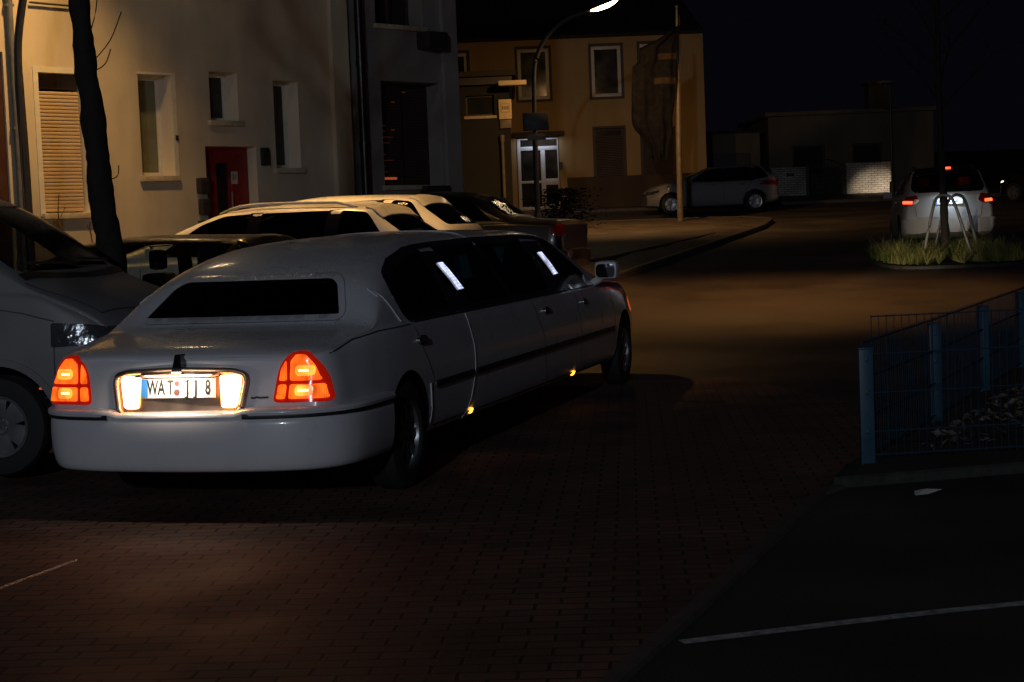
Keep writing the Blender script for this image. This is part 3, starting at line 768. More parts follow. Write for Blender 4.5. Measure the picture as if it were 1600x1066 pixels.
# ------------------------------------------------------------------ other vehicles
def van():
    hd = R(101); fx, fy_ = -3.47 , 11.72
    root = thing('van', 'grey van at the left edge with its nose beside the white limousine', 'van')
    dirv = Vector((math.sin(hd), math.cos(hd))); rt = Vector((math.cos(hd), -math.sin(hd)))
    WB = 3.0; o = Vector((fx, fy_)) - rt * .86 - dirv * WB
    root.location = (o.x, o.y, .05); root.rotation_euler = (0, 0, -hd)
    B = Body(y0=-1., y1=WB + .92, bowr=.05, bowf=.18, endr=.07, ends=.05, k=.2,
             zt=[(-1., 1.75), (-.9, 1.93), (-.5, 1.97), (1.95, 1.97), (2.28, 1.945), (2.44, 1.885), (3.20, 1.372), (3.31, 1.31), (3.6, 1.20), (3.82, 1.08), (3.92, .97)],
             zb=[(-1., 1.14), (2.4, 1.17), (3.1, 1.235), (3.35, 1.22), (3.6, 1.13), (3.82, 1.01), (3.92, .90)],
             w=[(-1., .93), (3.2, .95), (3.75, .935), (3.92, .88)], wb=[(-1., .91), (2.9, .925), (3.5, .905), (3.92, .84)],
             zf=[(-1., .35), (0, .25), (3.3, .24), (3.92, .3)], drop=[(-1, .09), (2, .09), (3, .06), (3.3, .035), (3.92, .03)])
    front = rounded([(-.80, 1.375), (-.70, 1.85), (.70, 1.85), (.80, 1.375)], .07)
    sw = [rounded([(1.75, 1.2), (1.75, 1.82), (2.14, 1.82), (2.46, 1.60), (2.76, 1.37), (2.78, 1.24)], .05), rounded([(.45, 1.2), (.45, 1.82), (1.62, 1.82), (1.62, 1.2)], .07)]
    body, bvh = body_obj('body', B, M['van_paint'], root, [('x', .4, 1.6, sw), ('x', -1.6, -.4, sw), ('y', 2.0, 6, [front])], [(0, (.40, .34)), (WB, (.415, .34))], (-.85, 3.3, .55))
    bpatch('windscreen', bvh, front, 'F', M['car_glass'], root, -.003, 0, .1)
    for side, sg in (('R', 1), ('L', -1)):
        for q in sw: bpatch('side_window', bvh, q, side, M['dark_glass'], root, -.003, 0, .1)
        bribbon('panel_gap', bvh, [densify([(1.9, 1.85), (1.88, .3)], .1), densify([(2.9, 1.12), (2.95, .95), (2.72, .7), (2.5, .3)], .08), densify([(2.85, 1.16), (3.2, 1.10), (3.42, 1.04)], .08), densify([(3.42, 1.02), (3.42, .62), (3.34, .52)], .05)], .008, side, M['seam'], root, .0015, .004)
        bribbon('wheel_arch_lip', bvh, [[(WB + .435 * math.cos(a), .34 + .435 * math.sin(a)) for a in [R(-5 + 190 * k / 24) for k in range(25)]]], .05, side, M['van_paint'], root, .012, .02)
        bpatch('headlight', bvh, rounded([(3.40, .865), (3.40, 1.03), (3.62, 1.015), (3.83, .98), (3.85, .88)], .02), side, M['clear_lens'], root, .006, .01, .04)
        bpatch('headlight', bvh, rounded([(sg * .83, .86), (sg * .82, .985), (sg * .52, .955), (sg * .50, .86)], .02), 'F', M['clear_lens'], root, .006, .01, .04)
        bpatch('side_repeater', bvh, rounded([(3.30, .585), (3.30, .60), (3.325, .60), (3.325, .585)], .004), side, M['amber_dim'], root, .006, .008)
        bm = bmesh.new(); box(bm, sg * .97, sg * 1.16, 2.58, 2.70, 1.26, 1.54, .05); mr = bm_obj('door_mirror', bm, M['trim'], root, 40)
        bm = bmesh.new(); box(bm, sg * .89, sg * 1.0, 2.62, 2.68, 1.24, 1.32, .02); bm_obj('mirror_arm', bm, M['trim'], mr, 40)
        wheel(root, sg * .86, 0, .34, .21, .21, 6, 'alloy', sg, 'broad', z=.34); wheel(root, sg * .86, WB, .34, .21, .21, 6, 'alloy', sg, 'broad', z=.34)
    bribbon('bonnet_gap', bvh, [densify([(-.86, 3.2), (-.76, 3.7), (0, 3.86), (.76, 3.7), (.86, 3.2)], .08)], .008, 'T', M['seam'], root, .0015, .004)
    bribbon('scuttle', bvh, [densify([(-.82, 3.16), (-.4, 3.25), (0, 3.28), (.4, 3.25), (.82, 3.16)], .08)], .06, 'T', M['trim'], root, .006, .01)
    bribbon('wiper', bvh, [densify([(-.1, 1.40), (.62, 1.42)], .06), densify([(-.74, 1.41), (-.15, 1.43)], .06)], .02, 'F', M['trim'], root, .02, .01)
    bpatch('grille', bvh, rounded([(-.48, .80), (-.48, .93), (.48, .93), (.48, .80)], .03), 'F', M['trim'], root, .006, .01, .08)
    bpatch('front_bumper', bvh, rounded([(-.84, .34), (-.86, .62), (.86, .62), (.84, .34)], .05), 'F', M['van_paint'], root, .02, .03, .08)
    for sx in (-.45, .45): seat(root, sx, 1.55, .98)
    bm = bmesh.new(); box(bm, -.8, .8, 2.45, 2.95, .9, 1.24, .08); bm_obj('dashboard', bm, M['cabin'], root, 40)
    bm = bmesh.new()
    ring = [Vector((-.42 + .20 * math.cos(a), 2.35 - .20 * math.sin(a) * .55, 1.36 + .19 * math.sin(a) * .83)) for a in [2 * PI * k / 28 for k in range(29)]]
    tube(bm, ring, .017, 8, False); tube(bm, [(-.6, 2.35, 1.36), (-.42, 2.36, 1.35), (-.24, 2.35, 1.36)], .02, 6); tube(bm, [(-.42, 2.36, 1.35), (-.42, 2.55, 1.2)], .025, 6)
    bm_obj('steering_wheel', bm, M['cabin'], root, 40)
    return root

def hatch_spec(Hh, L=4.3, W=.9, WB=2.62, ro=.82, suv=0., sedan=False):
    e = L - ro; f = e - WB
    if sedan:
        zt = [(-ro - .25, .93), (-ro - .1, 1.0), (-.35, 1.04), (-.25, 1.06), (.35, Hh - .09), (.6, Hh - .03), (1.1, Hh), (1.6, Hh - .03), (1.85, Hh - .11), (WB - .1, 1.06), (WB + .3, .98), (e - .25, .86), (e, .72)]
        y0 = -ro - .25
    else:
        zt = [(-ro, 1.02 + suv), (-ro + .06, 1.10 + suv), (-ro + .50, Hh - .12), (-ro + .56, Hh - .06), (-ro + .9, Hh - .02), (.9, Hh), (1.35, Hh - .03), (1.65, Hh - .12), (WB - .1, 1.06 + suv), (WB + .3, .99 + suv), (e - .25, .88 + suv), (e, .72 + suv)]
        y0 = -ro
    zb = [(y0, .93 + suv), (0, .98 + suv), (WB - .3, .95 + suv), (e - .4, .86 + suv), (e, .66 + suv)]
    return Body(y0=y0, y1=e, bowr=.16, bowf=.25, endr=.12, ends=.08, k=.36, zt=zt, zb=zb,
                w=[(y0, W * .95), (0, W), (WB, W), (e - .3, W * .95), (e, W * .82)], wb=[(y0, W * .9), (0, W * .955), (WB, W * .95), (e, W * .74)],
                zf=[(y0, .36 + suv * .5), (0, .22 + suv * .6), (WB, .2 + suv * .6), (e, .28 + suv * .5)],
                drop=[(y0, .04), (0., .07), (1.4, .07), (WB, .04), (e, .03)])

def car(name, label, cat, loc, yaw, paint, Hh, L=4.3, W=.9, WB=2.62, ro=.82, suv=0., sedan=False, rails=None, glass_m='dark_glass', lit=False, rim='alloy', group=None, lamp_m='red_lens', platetext=None, head=False, seats=True, step=.06):
    root = thing(name, label, cat, loc, -yaw, group)
    B = hatch_spec(Hh, L, W, WB, ro, suv, sedan); e = L - ro; z0 = 1.0 + suv; zt = Hh - .085; y0 = B.y0
    if sedan:
        sw = [rounded([(.02, z0 + .02), (.42, zt - .03), (.98, zt), (1.02, z0 + .02)], .05), rounded([(1.1, z0 + .02), (1.06, zt), (1.55, zt - .02), (2.28, z0 + .04)], .05)]
        rear = rounded([(-.62, z0 + .10), (-.50, zt - .02), (.50, zt - .02), (.62, z0 + .10)], .06); ry = (-3, .75)
    else:
        sw = [rounded([(-ro + .36, z0 + .10), (-ro + .60, zt - .03), (.0, zt), (.06, z0 + .02)], .06), rounded([(.16, z0 + .01), (.10, zt), (.92, zt), (.98, z0 + .0)], .05), rounded([(1.07, z0 + .0), (1.01, zt), (1.35, zt - .015), (1.62, zt - .1), (2.12, z0 + .02)], .05)]
        rear = rounded([(-.64, z0 + .12), (-.55, zt - .03), (.55, zt - .03), (.64, z0 + .12)], .07); ry = (-3, .4)
    front = rounded([(-.66, z0 + .12), (-.54, zt - .03), (.54, zt - .03), (.66, z0 + .12)], .06)
    rw = .33 + suv * .25
    body, bvh = body_obj('body', B, M[paint], root, [('x', .35, 1.6, sw), ('x', -1.6, -.35, sw), ('y', ry[0], ry[1], [rear]), ('y', 1.3, 6, [front])],
                         [(0, (rw + .065, rw)), (WB, (rw + .065, rw))], (y0 + (.5 if sedan else .2), WB - .15, .45 + suv))
    bpatch('rear_window', bvh, rear, 'B', M[glass_m], root, -.003, 0, .08); bpatch('windscreen', bvh, front, 'F', M[glass_m], root, -.003, 0, .08)
    for side, sg in (('R', 1), ('L', -1)):
        for q in sw: bpatch('side_window', bvh, q, side, M[glass_m], root, -.003, 0, .1)
        bribbon('door_gap', bvh, [densify([(1.03, z0), (1.02, .35 + suv)], .1), densify([(2.3, z0 - .04), (2.28, .6), (2.12, .32 + suv)], .1), densify([(.1, z0), (.22, .75 + suv), (.42, .5 + suv), (.42, .35 + suv)], .1)], .008, side, M['seam'], root, .0015, .004)
        for q in zip(sw, sw[1:]):
            ax = max(p[0] for p in q[0] if p[1] < z0 + .15); at_ = max(p[0] for p in q[0] if p[1] > zt - .06); bx = min(p[0] for p in q[1] if p[1] < z0 + .15); bt = min(p[0] for p in q[1] if p[1] > zt - .06)
            bpatch('window_pillar', bvh, [(ax - .03, z0 + .0), (at_ - .03, zt + .005), (bt + .03, zt + .005), (bx + .03, z0 + .0)], side, M['gloss_black'], root, .002, .01, .06)
        for hy in (.30, 1.22): bpatch('door_handle', bvh, rounded([(hy, z0 - .12), (hy, z0 - .085), (hy + .17, z0 - .085), (hy + .17, z0 - .12)], .012), side, M['chrome'] if paint != 'black_paint' else M[paint], root, .02, .02, .06)
        bm = bmesh.new(); box(bm, sg * (W - .02), sg * (W + .17), 2.02, 2.13, z0 - .01, z0 + .13, .035); bm_obj('door_mirror', bm, M[paint], root, 40)
        tz = z0 - .04
        if sedan: tl = [(sg * .64, tz - .19), (sg * .66, tz - .05), (sg * .74, tz - .02), (sg * .82, tz - .07), (sg * .84, tz - .19)]
        else: tl = [(sg * .55, tz - .06), (sg * .60, tz + .06), (sg * .80, tz + .03), (sg * .855, tz - .10), (sg * .80, tz - .13), (sg * .62, tz - .12)]
        t = bpatch('tail_light', bvh, rounded(tl, .02, 2), 'B', M[lamp_m], root, .008, .014, .04)
        sy = y0 + .10
        bpatch('tail_light', bvh, rounded([(sy, tz - .16), (sy, tz - .02), (sy + .07, tz - .03), (sy + .05, tz - .15)], .02, 2), side, M['red_lens'], root, .006, .01, .05)
        if lit:
            bpatch('lens_segment', bvh, rounded([(sg * .68, tz - .105), (sg * .68, tz - .05), (sg * .83, tz - .05), (sg * .835, tz - .10)], .01, 2), 'B', M['brake'], t, .014, .005, .05)
        hy = e - .30
        bpatch('headlight', bvh, rounded([(hy - .18, .72 + suv), (hy - .22, .80 + suv), (hy + .08, .76 + suv), (hy + .12, .66 + suv)], .03), side, M['clear_lens'], root, .006, .01, .05)
        bpatch('headlight', bvh, rounded([(sg * .45, .64 + suv), (sg * .48, .74 + suv), (sg * .74, .76 + suv), (sg * .75, .66 + suv)], .03), 'F', M['clear_lens'], root, .006, .01, .05)
        if head:
            bpatch('lit_headlight', bvh, rounded([(sg * .50, .66 + suv), (sg * .50, .72 + suv), (sg * .64, .73 + suv), (sg * .65, .67 + suv)], .02), 'F', M['head_glow'], root, .012, .01, .05)
            bpatch('lit_headlight', bvh, rounded([(hy + .01, .68 + suv), (hy + .01, .73 + suv), (hy + .07, .73 + suv), (hy + .08, .68 + suv)], .015), side, M['head_glow'], root, .012, .01, .05)
        for yy in (0, WB): wheel(root, sg * (W - .115), yy, rw, rw * .66, .2, 6 if rim == 'alloy' else 5, rim, sg, 'broad', z=rw)
        if rails:
            bm = bmesh.new(); pr = []
            for k in range(15):
                yy = -ro + .75 + (1.45 + ro - .75) * k / 14; h = bvh.ray_cast(Vector((sg * (B.W - .34), yy, 5)), Vector((0, 0, -1)))[0]
                lift = .045 * min(1, min(k, 14 - k) / 2.)
                pr.append((sg * (B.W - .34), yy, h.z + .004 + lift))
            tube(bm, pr, .016, 8); bm_obj('roof_rail', bm, M[rails], root, 40)
    bzt = .56 + suv
    bm = patch(bvh, rounded([(-W * .93, .30 + suv * .5), (-W * .94, bzt), (W * .94, bzt), (W * .93, .30 + suv * .5)], .05), 'B', .045, .05, .08); bm_obj('rear_bumper', bm, M[paint], root, 30, recalc=False)
    bribbon('tailgate_gap', bvh, [densify([(-.66, z0), (-.60, bzt + .02), (.60, bzt + .02), (.66, z0)], .08)], .008, 'B', M['seam'], root, .0015, .004)
    bpatch('grille', bvh, rounded([(-.36, .54 + suv), (-.36, .68 + suv), (.36, .68 + suv), (.36, .54 + suv)], .04), 'F', M['trim'], root, .006, .01, .08)
    if not sedan:
        bm = bmesh.new(); pr = []
        hz = Hh - .075
        bm2 = patch(bvh, rounded([(-.58, -ro + .46), (-.58, -ro + .66), (.58, -ro + .66), (.58, -ro + .46)], .03), 'T', .018, .012, .06); bm.free(); bm_obj('roof_spoiler', bm2, M['gloss_black' if lit else paint], root, 30, recalc=False)
    if lit:
        bribbon('window_surround', bvh, [densify(rear + [rear[0]], .05)], .12, 'B', M['gloss_black'], root, .004, .01)
        bpatch('roof_panel', bvh, rounded([(-.60, -ro + .62), (-.62, 1.3), (.62, 1.3), (.60, -ro + .62)], .08), 'T', M['gloss_black'], root, .004, .01, .08)
        h = bvh.ray_cast(Vector((0, -9, zt + .035)), Vector((0, 1, 0)))[0]
        bm = bmesh.new(); box(bm, -.10, .10, h.y - .10, h.y - .02, zt + .02, zt + .055, .008); bm_obj('brake_light', bm, M['brake'], root)
    if platetext:
        z = z0 - .115; h = bvh.ray_cast(Vector((0, -9, z)), Vector((0, 1, 0)))[0]
        plate(root, bvh, h.y - .02, z, '', .26, R(-5), None, .056, .085, .7, platetext)
    if seats:
        for yy in (.15, 1.05):
            for sx in (-.4, .4): seat(root, sx, yy, .57 + suv, min(.79, Hh - .12 - .57 - suv))
        bm = bmesh.new(); box(bm, -.7, .7, 1.95, 2.3, .7 + suv, 1.02 + suv, .05)
        bm_obj('dashboard', bm, M['cabin'], root, 40)
    return root

# ------------------------------------------------------------------ ground
def grid_ground():
    xs = [-70, -45, -30, -22] + [-16 + i * .8 for i in range(46)] + [24, 30, 40, 55, 80]
    ys = [-25, -15, -8, -3] + [i * .8 for i in range(0, 66)] + [55, 59, 63, 68, 75, 90, 120, 180]
    bm = bmesh.new(); V = [[bm.verts.new((x, y, zg(x, y))) for x in xs] for y in ys]
    for j in range(len(ys) - 1):
        for i in range(len(xs) - 1): bm.faces.new((V[j][i], V[j][i + 1], V[j + 1][i + 1], V[j + 1][i]))
    return struct(bm_obj('ground', bm, M['road'], None, 40))
grid_ground()
KERB = [(-3.4, -4.), (.31, 5.98), (.77, 7.2), (1.72, 9.8), (1.88, 10.05)]
sheet('paving', M['paving'], [(-14, -4), (-3.4, -4), (.31, 5.98), (.77, 7.2), (1.72, 9.8), (2.1, 10.95), (2.7, 12.2), (3.0, 14), (2.2, 17.2), (-2.0, 17.6), (-9.5, 20.6), (-14, 19)], .004, .55)
sheet('parking_lot', M['asphalt'], [(-3.35, -4), (14, -4), (14, 11.5), (3.07, 10.33), (1.90, 10.02), (1.76, 9.8), (.80, 7.2), (.35, 5.98)], .004, .8)
strip('kerb', M['stone_kerb'], KERB, .10, 0, .022)
strip('kerb', M['bed_kerb'], [(1.88, 10.07), (3.07, 10.38), (5., 10.75), (9., 11.5)], .10, 0, .07)
strip('kerb', M['wet_kerb'], [(-3.6, 4.1), (-2.46, 8.07), (-2.26, 8.70)], .045, 0, .012)
strip('parking_line', M['line'], [(.60, 6.49), (.95, 6.60), (1.29, 6.71), (1.66, 6.82), (2.03, 6.91), (2.8, 7.06), (4.5, 7.3)], .072, .0085)
PV = [(7.3, 48.4), (6.6, 45.3), (4.98, 40.1), (3.05, 33.6), (1.8, 29.4), (.9, 26.6), (.2, 25.2), (-.9, 24.4), (-2.2, 24.6), (-9, 27.6), (-9, 51), (2.5, 51.1), (5.8, 51), (6.9, 50.3), (7.35, 49.4)]
sheet('pavement', M['pave_slab'], PV, .10, 1.2, .16)
strip('kerb', M['stone_kerb'], [(2.5, 51.15), (5.8, 51.05), (6.95, 50.4), (7.42, 49.4), (7.36, 48.4), (6.66, 45.3), (5.04, 40.1), (3.11, 33.6), (1.86, 29.4), (.96, 26.6), (.26, 25.2)], .14, 0, .115)
strip('kerb', M['stone_kerb'], [(1.0, 29.3), (1.81, 31.4), (3.34, 36.5), (5.0, 42.)], .10, .10, .012)
sheet('far_pavement', M['pave_slab'], [(-14, 60.4), (24, 60.4), (24, 66.2), (-14, 66.2)], .10, 1.5, .16)
strip('kerb', M['stone_kerb'], [(-14, 60.35), (24, 60.35)], .14, 0, .112, 1.5)

# ------------------------------------------------------------------ planting bed, fences, litter
sheet('planting_bed', M['soil'], [(1.95, 10.13), (3.07, 10.42), (5, 10.8), (9, 11.55), (9, 22), (6.9, 21.5), (5.0, 17.), (3.18, 12.98), (2.2, 10.9)], .012, .5)
bm = bmesh.new()
for i in range(1500):
    t = random.random() ** .8; y = 11.15 + t * 6; x = 2.5 + (y - 11) * .47 + random.random() ** 1.4 * 4.6
    z = zg(x, y) + .02 + random.random() * .05; s = random.uniform(.02, .055)
    m = Matrix.Translation((x, y, z)) @ Matrix.Rotation(random.uniform(0, 6.3), 4, 'Z') @ Matrix.Rotation(random.gauss(0, .5), 4, 'X') @ Matrix.Rotation(random.gauss(0, .4), 4, 'Y')
    vs = [bm.verts.new(m @ Vector(p)) for p in ((-s, 0, 0), (-s * .2, -s * .5, s * .12), (s, 0, .0), (-s * .2, s * .5, s * .15))]
    bm.faces.new(vs[:3]); bm.faces.new((vs[0], vs[2], vs[3]))
o = bm_obj('leaf_litter', bm, M['leaf_litter']); o['kind'] = 'stuff'; o['label'] = 'fallen pale leaves scattered over the dark bed behind the mesh fence'; o['category'] = 'leaves'

def mesh_fence(name, label, pts, h, lo, rails, posts, post_h, dx=.05):
    root = thing(name, label, 'fence', (pts[0][0], pts[0][1], zg(*pts[0])), group='blue mesh fences round the planting bed')
    O = Vector(root.location); bm = bmesh.new()
    for a, b in zip(pts, pts[1:]):
        a, b = Vector(a), Vector(b); n = int((b - a).length / dx)
        for k in range(n + 1):
            p = a.lerp(b, k / n); z = zg(p.x, p.y); tube(bm, [Vector((p.x, p.y, z + lo)) - O, Vector((p.x, p.y, z + h)) - O], .0026, 4)
        for r in rails:
            za, zb_ = zg(*a) + r, zg(*b) + r
            for q in (-.007, .007):
                dd = (b - a).normalized(); s = Vector((-dd.y, dd.x, 0)) * q
                tube(bm, [Vector((*a, za)) - O + s, Vector((*b, zb_)) - O + s], .004, 5)
    bm_obj('mesh_panel', bm, M['wire_blue'], root)
    for p in posts:
        bm = bmesh.new(); z = zg(*p); w = .045
        box(bm, p[0] - w, p[0] + w, p[1] - .03, p[1] + .03, z - .1, z + post_h, .006); box(bm, p[0] - w - .004, p[0] + w + .004, p[1] - .034, p[1] + .034, z + post_h, z + post_h + .012, .004)
        for q in (.2, .45, .66): box(bm, p[0] - .012, p[0] + .012, p[1] - .042, p[1] - .03, z + q, z + q + .03, .003)
        bmesh.ops.translate(bm, verts=bm.verts, vec=-O); bm_obj('post', bm, M['blue_steel'], root, 40)
mesh_fence('mesh_fence', 'blue mesh fence running away from the thick end post along the planting bed', [(2.22, 10.95), (3.18, 12.98), (4.1, 15.), (5.02, 17.), (5.95, 19.), (6.9, 21.)], .80, .04, (.06, .3, .55, .78), [(2.24, 10.95), (3.18, 12.98), (4.1, 15.), (5.02, 17.), (5.95, 19.), (6.9, 21.)], .74, .06)
mesh_fence('mesh_fence', 'blue mesh fence facing the car park, leaf litter right behind it', [(2.30, 11.03), (4.8, 11.35), (7.3, 11.68)], .95, .03, (.05, .20, .45, .70, .94), [(4.8, 11.38), (7.3, 11.71)], .95)

bm = bmesh.new(); vs = [bm.verts.new(p) for p in ((-.07, -.03, .004), (.0, -.05, .012), (.09, -.01, .03), (.02, .05, .006), (-.06, .03, .02))]
c = bm.verts.new((.0, .0, .035))
for i in range(5): bm.faces.new((vs[i], vs[(i + 1) % 5], c))
o = bm_obj('litter', bm, M['paper']); o.location = (2.3, 9.66, .006); tag(o, 'crumpled scrap of white paper lying on the dark asphalt by the bed', 'litter')

# ------------------------------------------------------------------ trees and small plants
def trunk_mesh(path, rad, n=14, rough=.12):
    bm = bmesh.new(); P = smoothpath(path, 14); rs = []
    for i in range(len(P)):
        f = i / (len(P) - 1) * (len(rad) - 1); k = min(int(f), len(rad) - 2); rs.append(rad[k] + (rad[k + 1] - rad[k]) * (f - k))
    tube(bm, P, rs, n)
    for v in bm.verts:
        q = noise.noise(v.co * 5) * rough * rad[0] * 1.6 + noise.noise(v.co * 14) * rough * rad[0] + noise.noise(v.co * 34) * rough * rad[0] * .8
        c = min(P, key=lambda p: (p - v.co).length_squared); v.co += (v.co - c).normalized() * q if (v.co - c).length > 1e-4 else Vector()
    return bm

def branches(bm, base, dirv, ln, rad, depth, rnd):
    p = Vector(base); d = Vector(dirv).normalized(); pts = [p.copy()]
    for i in range(4):
        d = (d + Vector((rnd.gauss(0, .16), rnd.gauss(0, .16), rnd.gauss(.05, .1)))).normalized(); p = p + d * ln / 4; pts.append(p.copy())
    tube(bm, pts, [rad * (1 - .17 * i) for i in range(5)], 5)
    if depth:
        for k in range(3):
            q = pts[rnd.choice((2, 3, 4))]; nd = (d + Vector((rnd.gauss(0, .6), rnd.gauss(0, .6), rnd.gauss(.2, .35)))).normalized()
            branches(bm, q, nd, ln * .62, rad * .5, depth - 1, rnd)

t = thing('street_tree', 'dark leaning tree trunk with bare twigs in front of the cream house', 'tree', (-3.32, 14.4, zg(-3.32, 14.4)))
bm_obj('trunk', trunk_mesh([(.0, 0, -.1), (.02, 0, .5), (.035, 0, 1.2), (-.03, 0, 1.9), (-.075, 0, 2.6), (-.13, 0, 3.4), (-.15, 0, 4.3), (-.1, 0, 5.2)], [.15, .122, .114, .103, .095, .083, .07, .05], 16, .08), M['bark'], t, 60)
rnd = random.Random(4)
for b, d, l in (((-.05, 0, 3.02), (.8, -.1, .9), .45), ((-.05, 0, 2.94), (.7, .2, .5), .22), ((-.08, 0, 3.2), (.35, -.2, 1), .5), ((.04, 0, 2.05), (1, .1, .5), .12), ((-.1, 0, 3.3), (-.3, -.2, 1), .4)):
    bm = bmesh.new(); tube(bm, smoothpath([Vector(b), Vector(b) + Vector(d).normalized() * l * .5 + Vector((.01, 0, 0)), Vector(b) + Vector(d).normalized() * l + Vector((-.03, 0, .06))], 4), .005, 5); bm_obj('twig', bm, M['bark'], t)
for k in range(9):
    a = k * 2.4; bm = bmesh.new(); branches(bm, (-.12, 0, 4.2 + k * .11), (math.cos(a), math.sin(a), .9), 1.5, .03, 2, rnd); bm_obj('branch', bm, M['bark'], t)
for (x, y, h, lab) in ((-5.6, 20.2, 1.75, 'tall thin reddish sapling stem standing before the roller shutter'), (-5.15, 20.0, .78, 'short bare twig between the tall sapling and the trunk'), (-4.7, 19.6, .45, 'shortest bare twig, nearest to the dark tree trunk')):
    bm = bmesh.new(); tube(bm, smoothpath([(0, 0, 0), (.02, 0, 1. ), (-.02, 0, 1.3 + h * .4), (.0, 0, 1.1 + h)], 5), [.014 - .0006 * i for i in range(16)], 5)
    for z in (1.2, 1.4, 1.6): tube(bm, [(0, 0, z), (.06 * (1 if z != 1.4 else -1), .02, z + .12)], .004, 4)
    o = bm_obj('sapling', bm, M['twig']); o.location = (x, y, zg(x, y) - .05); tag(o, lab, 'plant', 'bare stems by the house wall')

# grass island
IC = (7.92, 31.4)
isl = [(IC[0] + 1.18 * math.copysign(abs(math.cos(a)) ** .55, math.cos(a)), IC[1] + 1.25 * math.copysign(abs(math.sin(a)) ** .55, math.sin(a))) for a in [2 * PI * k / 40 for k in range(40)]]
sheet('island', M['soil'], [(IC[0] + (a - IC[0]) * .97, IC[1] + (b - IC[1]) * .97) for a, b in isl], .07, .5)
strip('kerb', M['bed_kerb'], isl + [isl[0]], .14, 0, .06, .3)
m_, nt_, b_ = _new('island grass'); vc = nt_.nodes.new('ShaderNodeObjectInfo'); b_.inputs['Base Color'].default_value = (.07, .11, .025, 1); b_.inputs['Roughness'].default_value = .6
tx = nt_.nodes.new('ShaderNodeTexNoise'); tx.inputs['Scale'].default_value = 2.5; tcn = nt_.nodes.new('ShaderNodeTexCoord'); nt_.links.new(tcn.outputs['Object'], tx.inputs['Vector'])
cr_ = nt_.nodes.new('ShaderNodeValToRGB'); cr_.color_ramp.elements[0].position = .38; cr_.color_ramp.elements[0].color = (.09, .15, .025, 1); cr_.color_ramp.elements[1].position = .62; cr_.color_ramp.elements[1].color = (.32, .28, .08, 1)
nt_.links.new(tx.outputs['Fac'], cr_.inputs[0]); nt_.links.new(cr_.outputs[0], b_.inputs['Base Color']); M['grass'] = m_
bm = bmesh.new()
for i in range(6000):
    a = random.uniform(0, 2 * PI); q = math.sqrt(random.random()); k = int(a / (2 * PI) * 40) % 40
    x = IC[0] + (isl[k][0] - IC[0]) * q * 1.05; y = IC[1] + (isl[k][1] - IC[1]) * q * 1.06
    h = random.uniform(.08, .34) * (1.5 if random.random() < .1 else 1); z = zg(x, y) + .08; w = .006
    l = Vector((random.gauss(0, .35), random.gauss(0, .35), 1)) * h; a2 = random.uniform(0, 6.3); s = Vector((math.cos(a2), math.sin(a2), 0)) * w; p = Vector((x, y, z))
    v0, v1 = bm.verts.new(p - s), bm.verts.new(p + s); v2, v3 = bm.verts.new(p + l * .6 - s * .7), bm.verts.new(p + l * .6 + s * .7); v4 = bm.verts.new(p + l + Vector((l.x, l.y, 0)) * .5)
    bm.faces.new((v0, v1, v3, v2)); bm.faces.new((v2, v3, v4))
o = bm_obj('grass', bm, M['grass'], recalc=False); o['kind'] = 'stuff'; o['label'] = 'rough green grass growing on the kerbed traffic island'; o['category'] = 'grass'
t = thing('young_tree', 'thin dark young tree standing between two steel hoops on the grass island', 'tree', (7.87, 31.2, zg(7.87, 31.2)))
bm_obj('trunk', trunk_mesh([(.02, 0, 0), (.0, 0, 1), (-.03, 0, 2.2), (-.05, 0, 3.6), (-.02, 0, 5)], [.085, .07, .06, .05, .03], 10, .1), M['bark'], t, 60)
rnd = random.Random(9)
for k in range(12):
    a = k * 2.4; bm = bmesh.new(); branches(bm, (-.04, 0, 2.7 + k * .2), (math.cos(a), math.sin(a), .8), 1.5, .025, 2, rnd); bm_obj('branch', bm, M['bark'], t)
for pts, lab in (([(-.55, -.55, -.05), (-.40, -.45, .55), (-.27, -.35, 1.0), (-.18, -.3, 1.14), (-.04, -.3, 1.17), (.09, -.32, 1.06), (.24, -.45, .5), (.37, -.58, -.05)], 'steel tree guard hoop standing nearer on the grass island'),
                 ([(-.14, .35, -.05), (-.04, .25, .55), (.08, .12, 1.0), (.17, .08, 1.14), (.29, .08, 1.17), (.43, .14, 1.04), (.60, .28, .5), (.74, .42, -.05)], 'steel tree guard hoop standing further back behind the young trunk')):
    bm = bmesh.new(); tube(bm, smoothpath([Vector(p) for p in pts], 6), .028, 10); o = bm_obj('guard_hoop', bm, M['steel'], None, 40); o.location = (7.87, 31.2, zg(7.87, 31.2) + .06); tag(o, lab, 'tree guard', 'hoops guarding the young tree')

# evergreen shrub in the dark before the far door
t = thing('shrub', 'black evergreen shrub in front of the white framed door', 'shrub', (1.55, 47.5, zg(1.55, 47.5) + .1))
bm = bmesh.new()
for i in range(2600):
    v = Vector((random.gauss(0, .36), random.gauss(0, .3), random.random() ** .7 * 1.05 + .05)); v.x *= 1.25 - .35 * v.z
    s = random.uniform(.03, .07); m = Matrix.Translation(v) @ Matrix.Rotation(random.uniform(0, 6), 4, 'Z') @ Matrix.Rotation(random.uniform(-1.2, 1.2), 4, 'X')
    bm.faces.new([bm.verts.new(m @ Vector(p)) for p in ((-s, 0, 0), (0, -s * .45, 0), (s, 0, .01), (0, s * .45, 0))])
bm_obj('foliage', bm, M['hedge'], t)
bm = bmesh.new(); tube(bm, [(0, 0, -.1), (.02, 0, .8)], .04, 8); bm_obj('stem', bm, M['bark'], t)

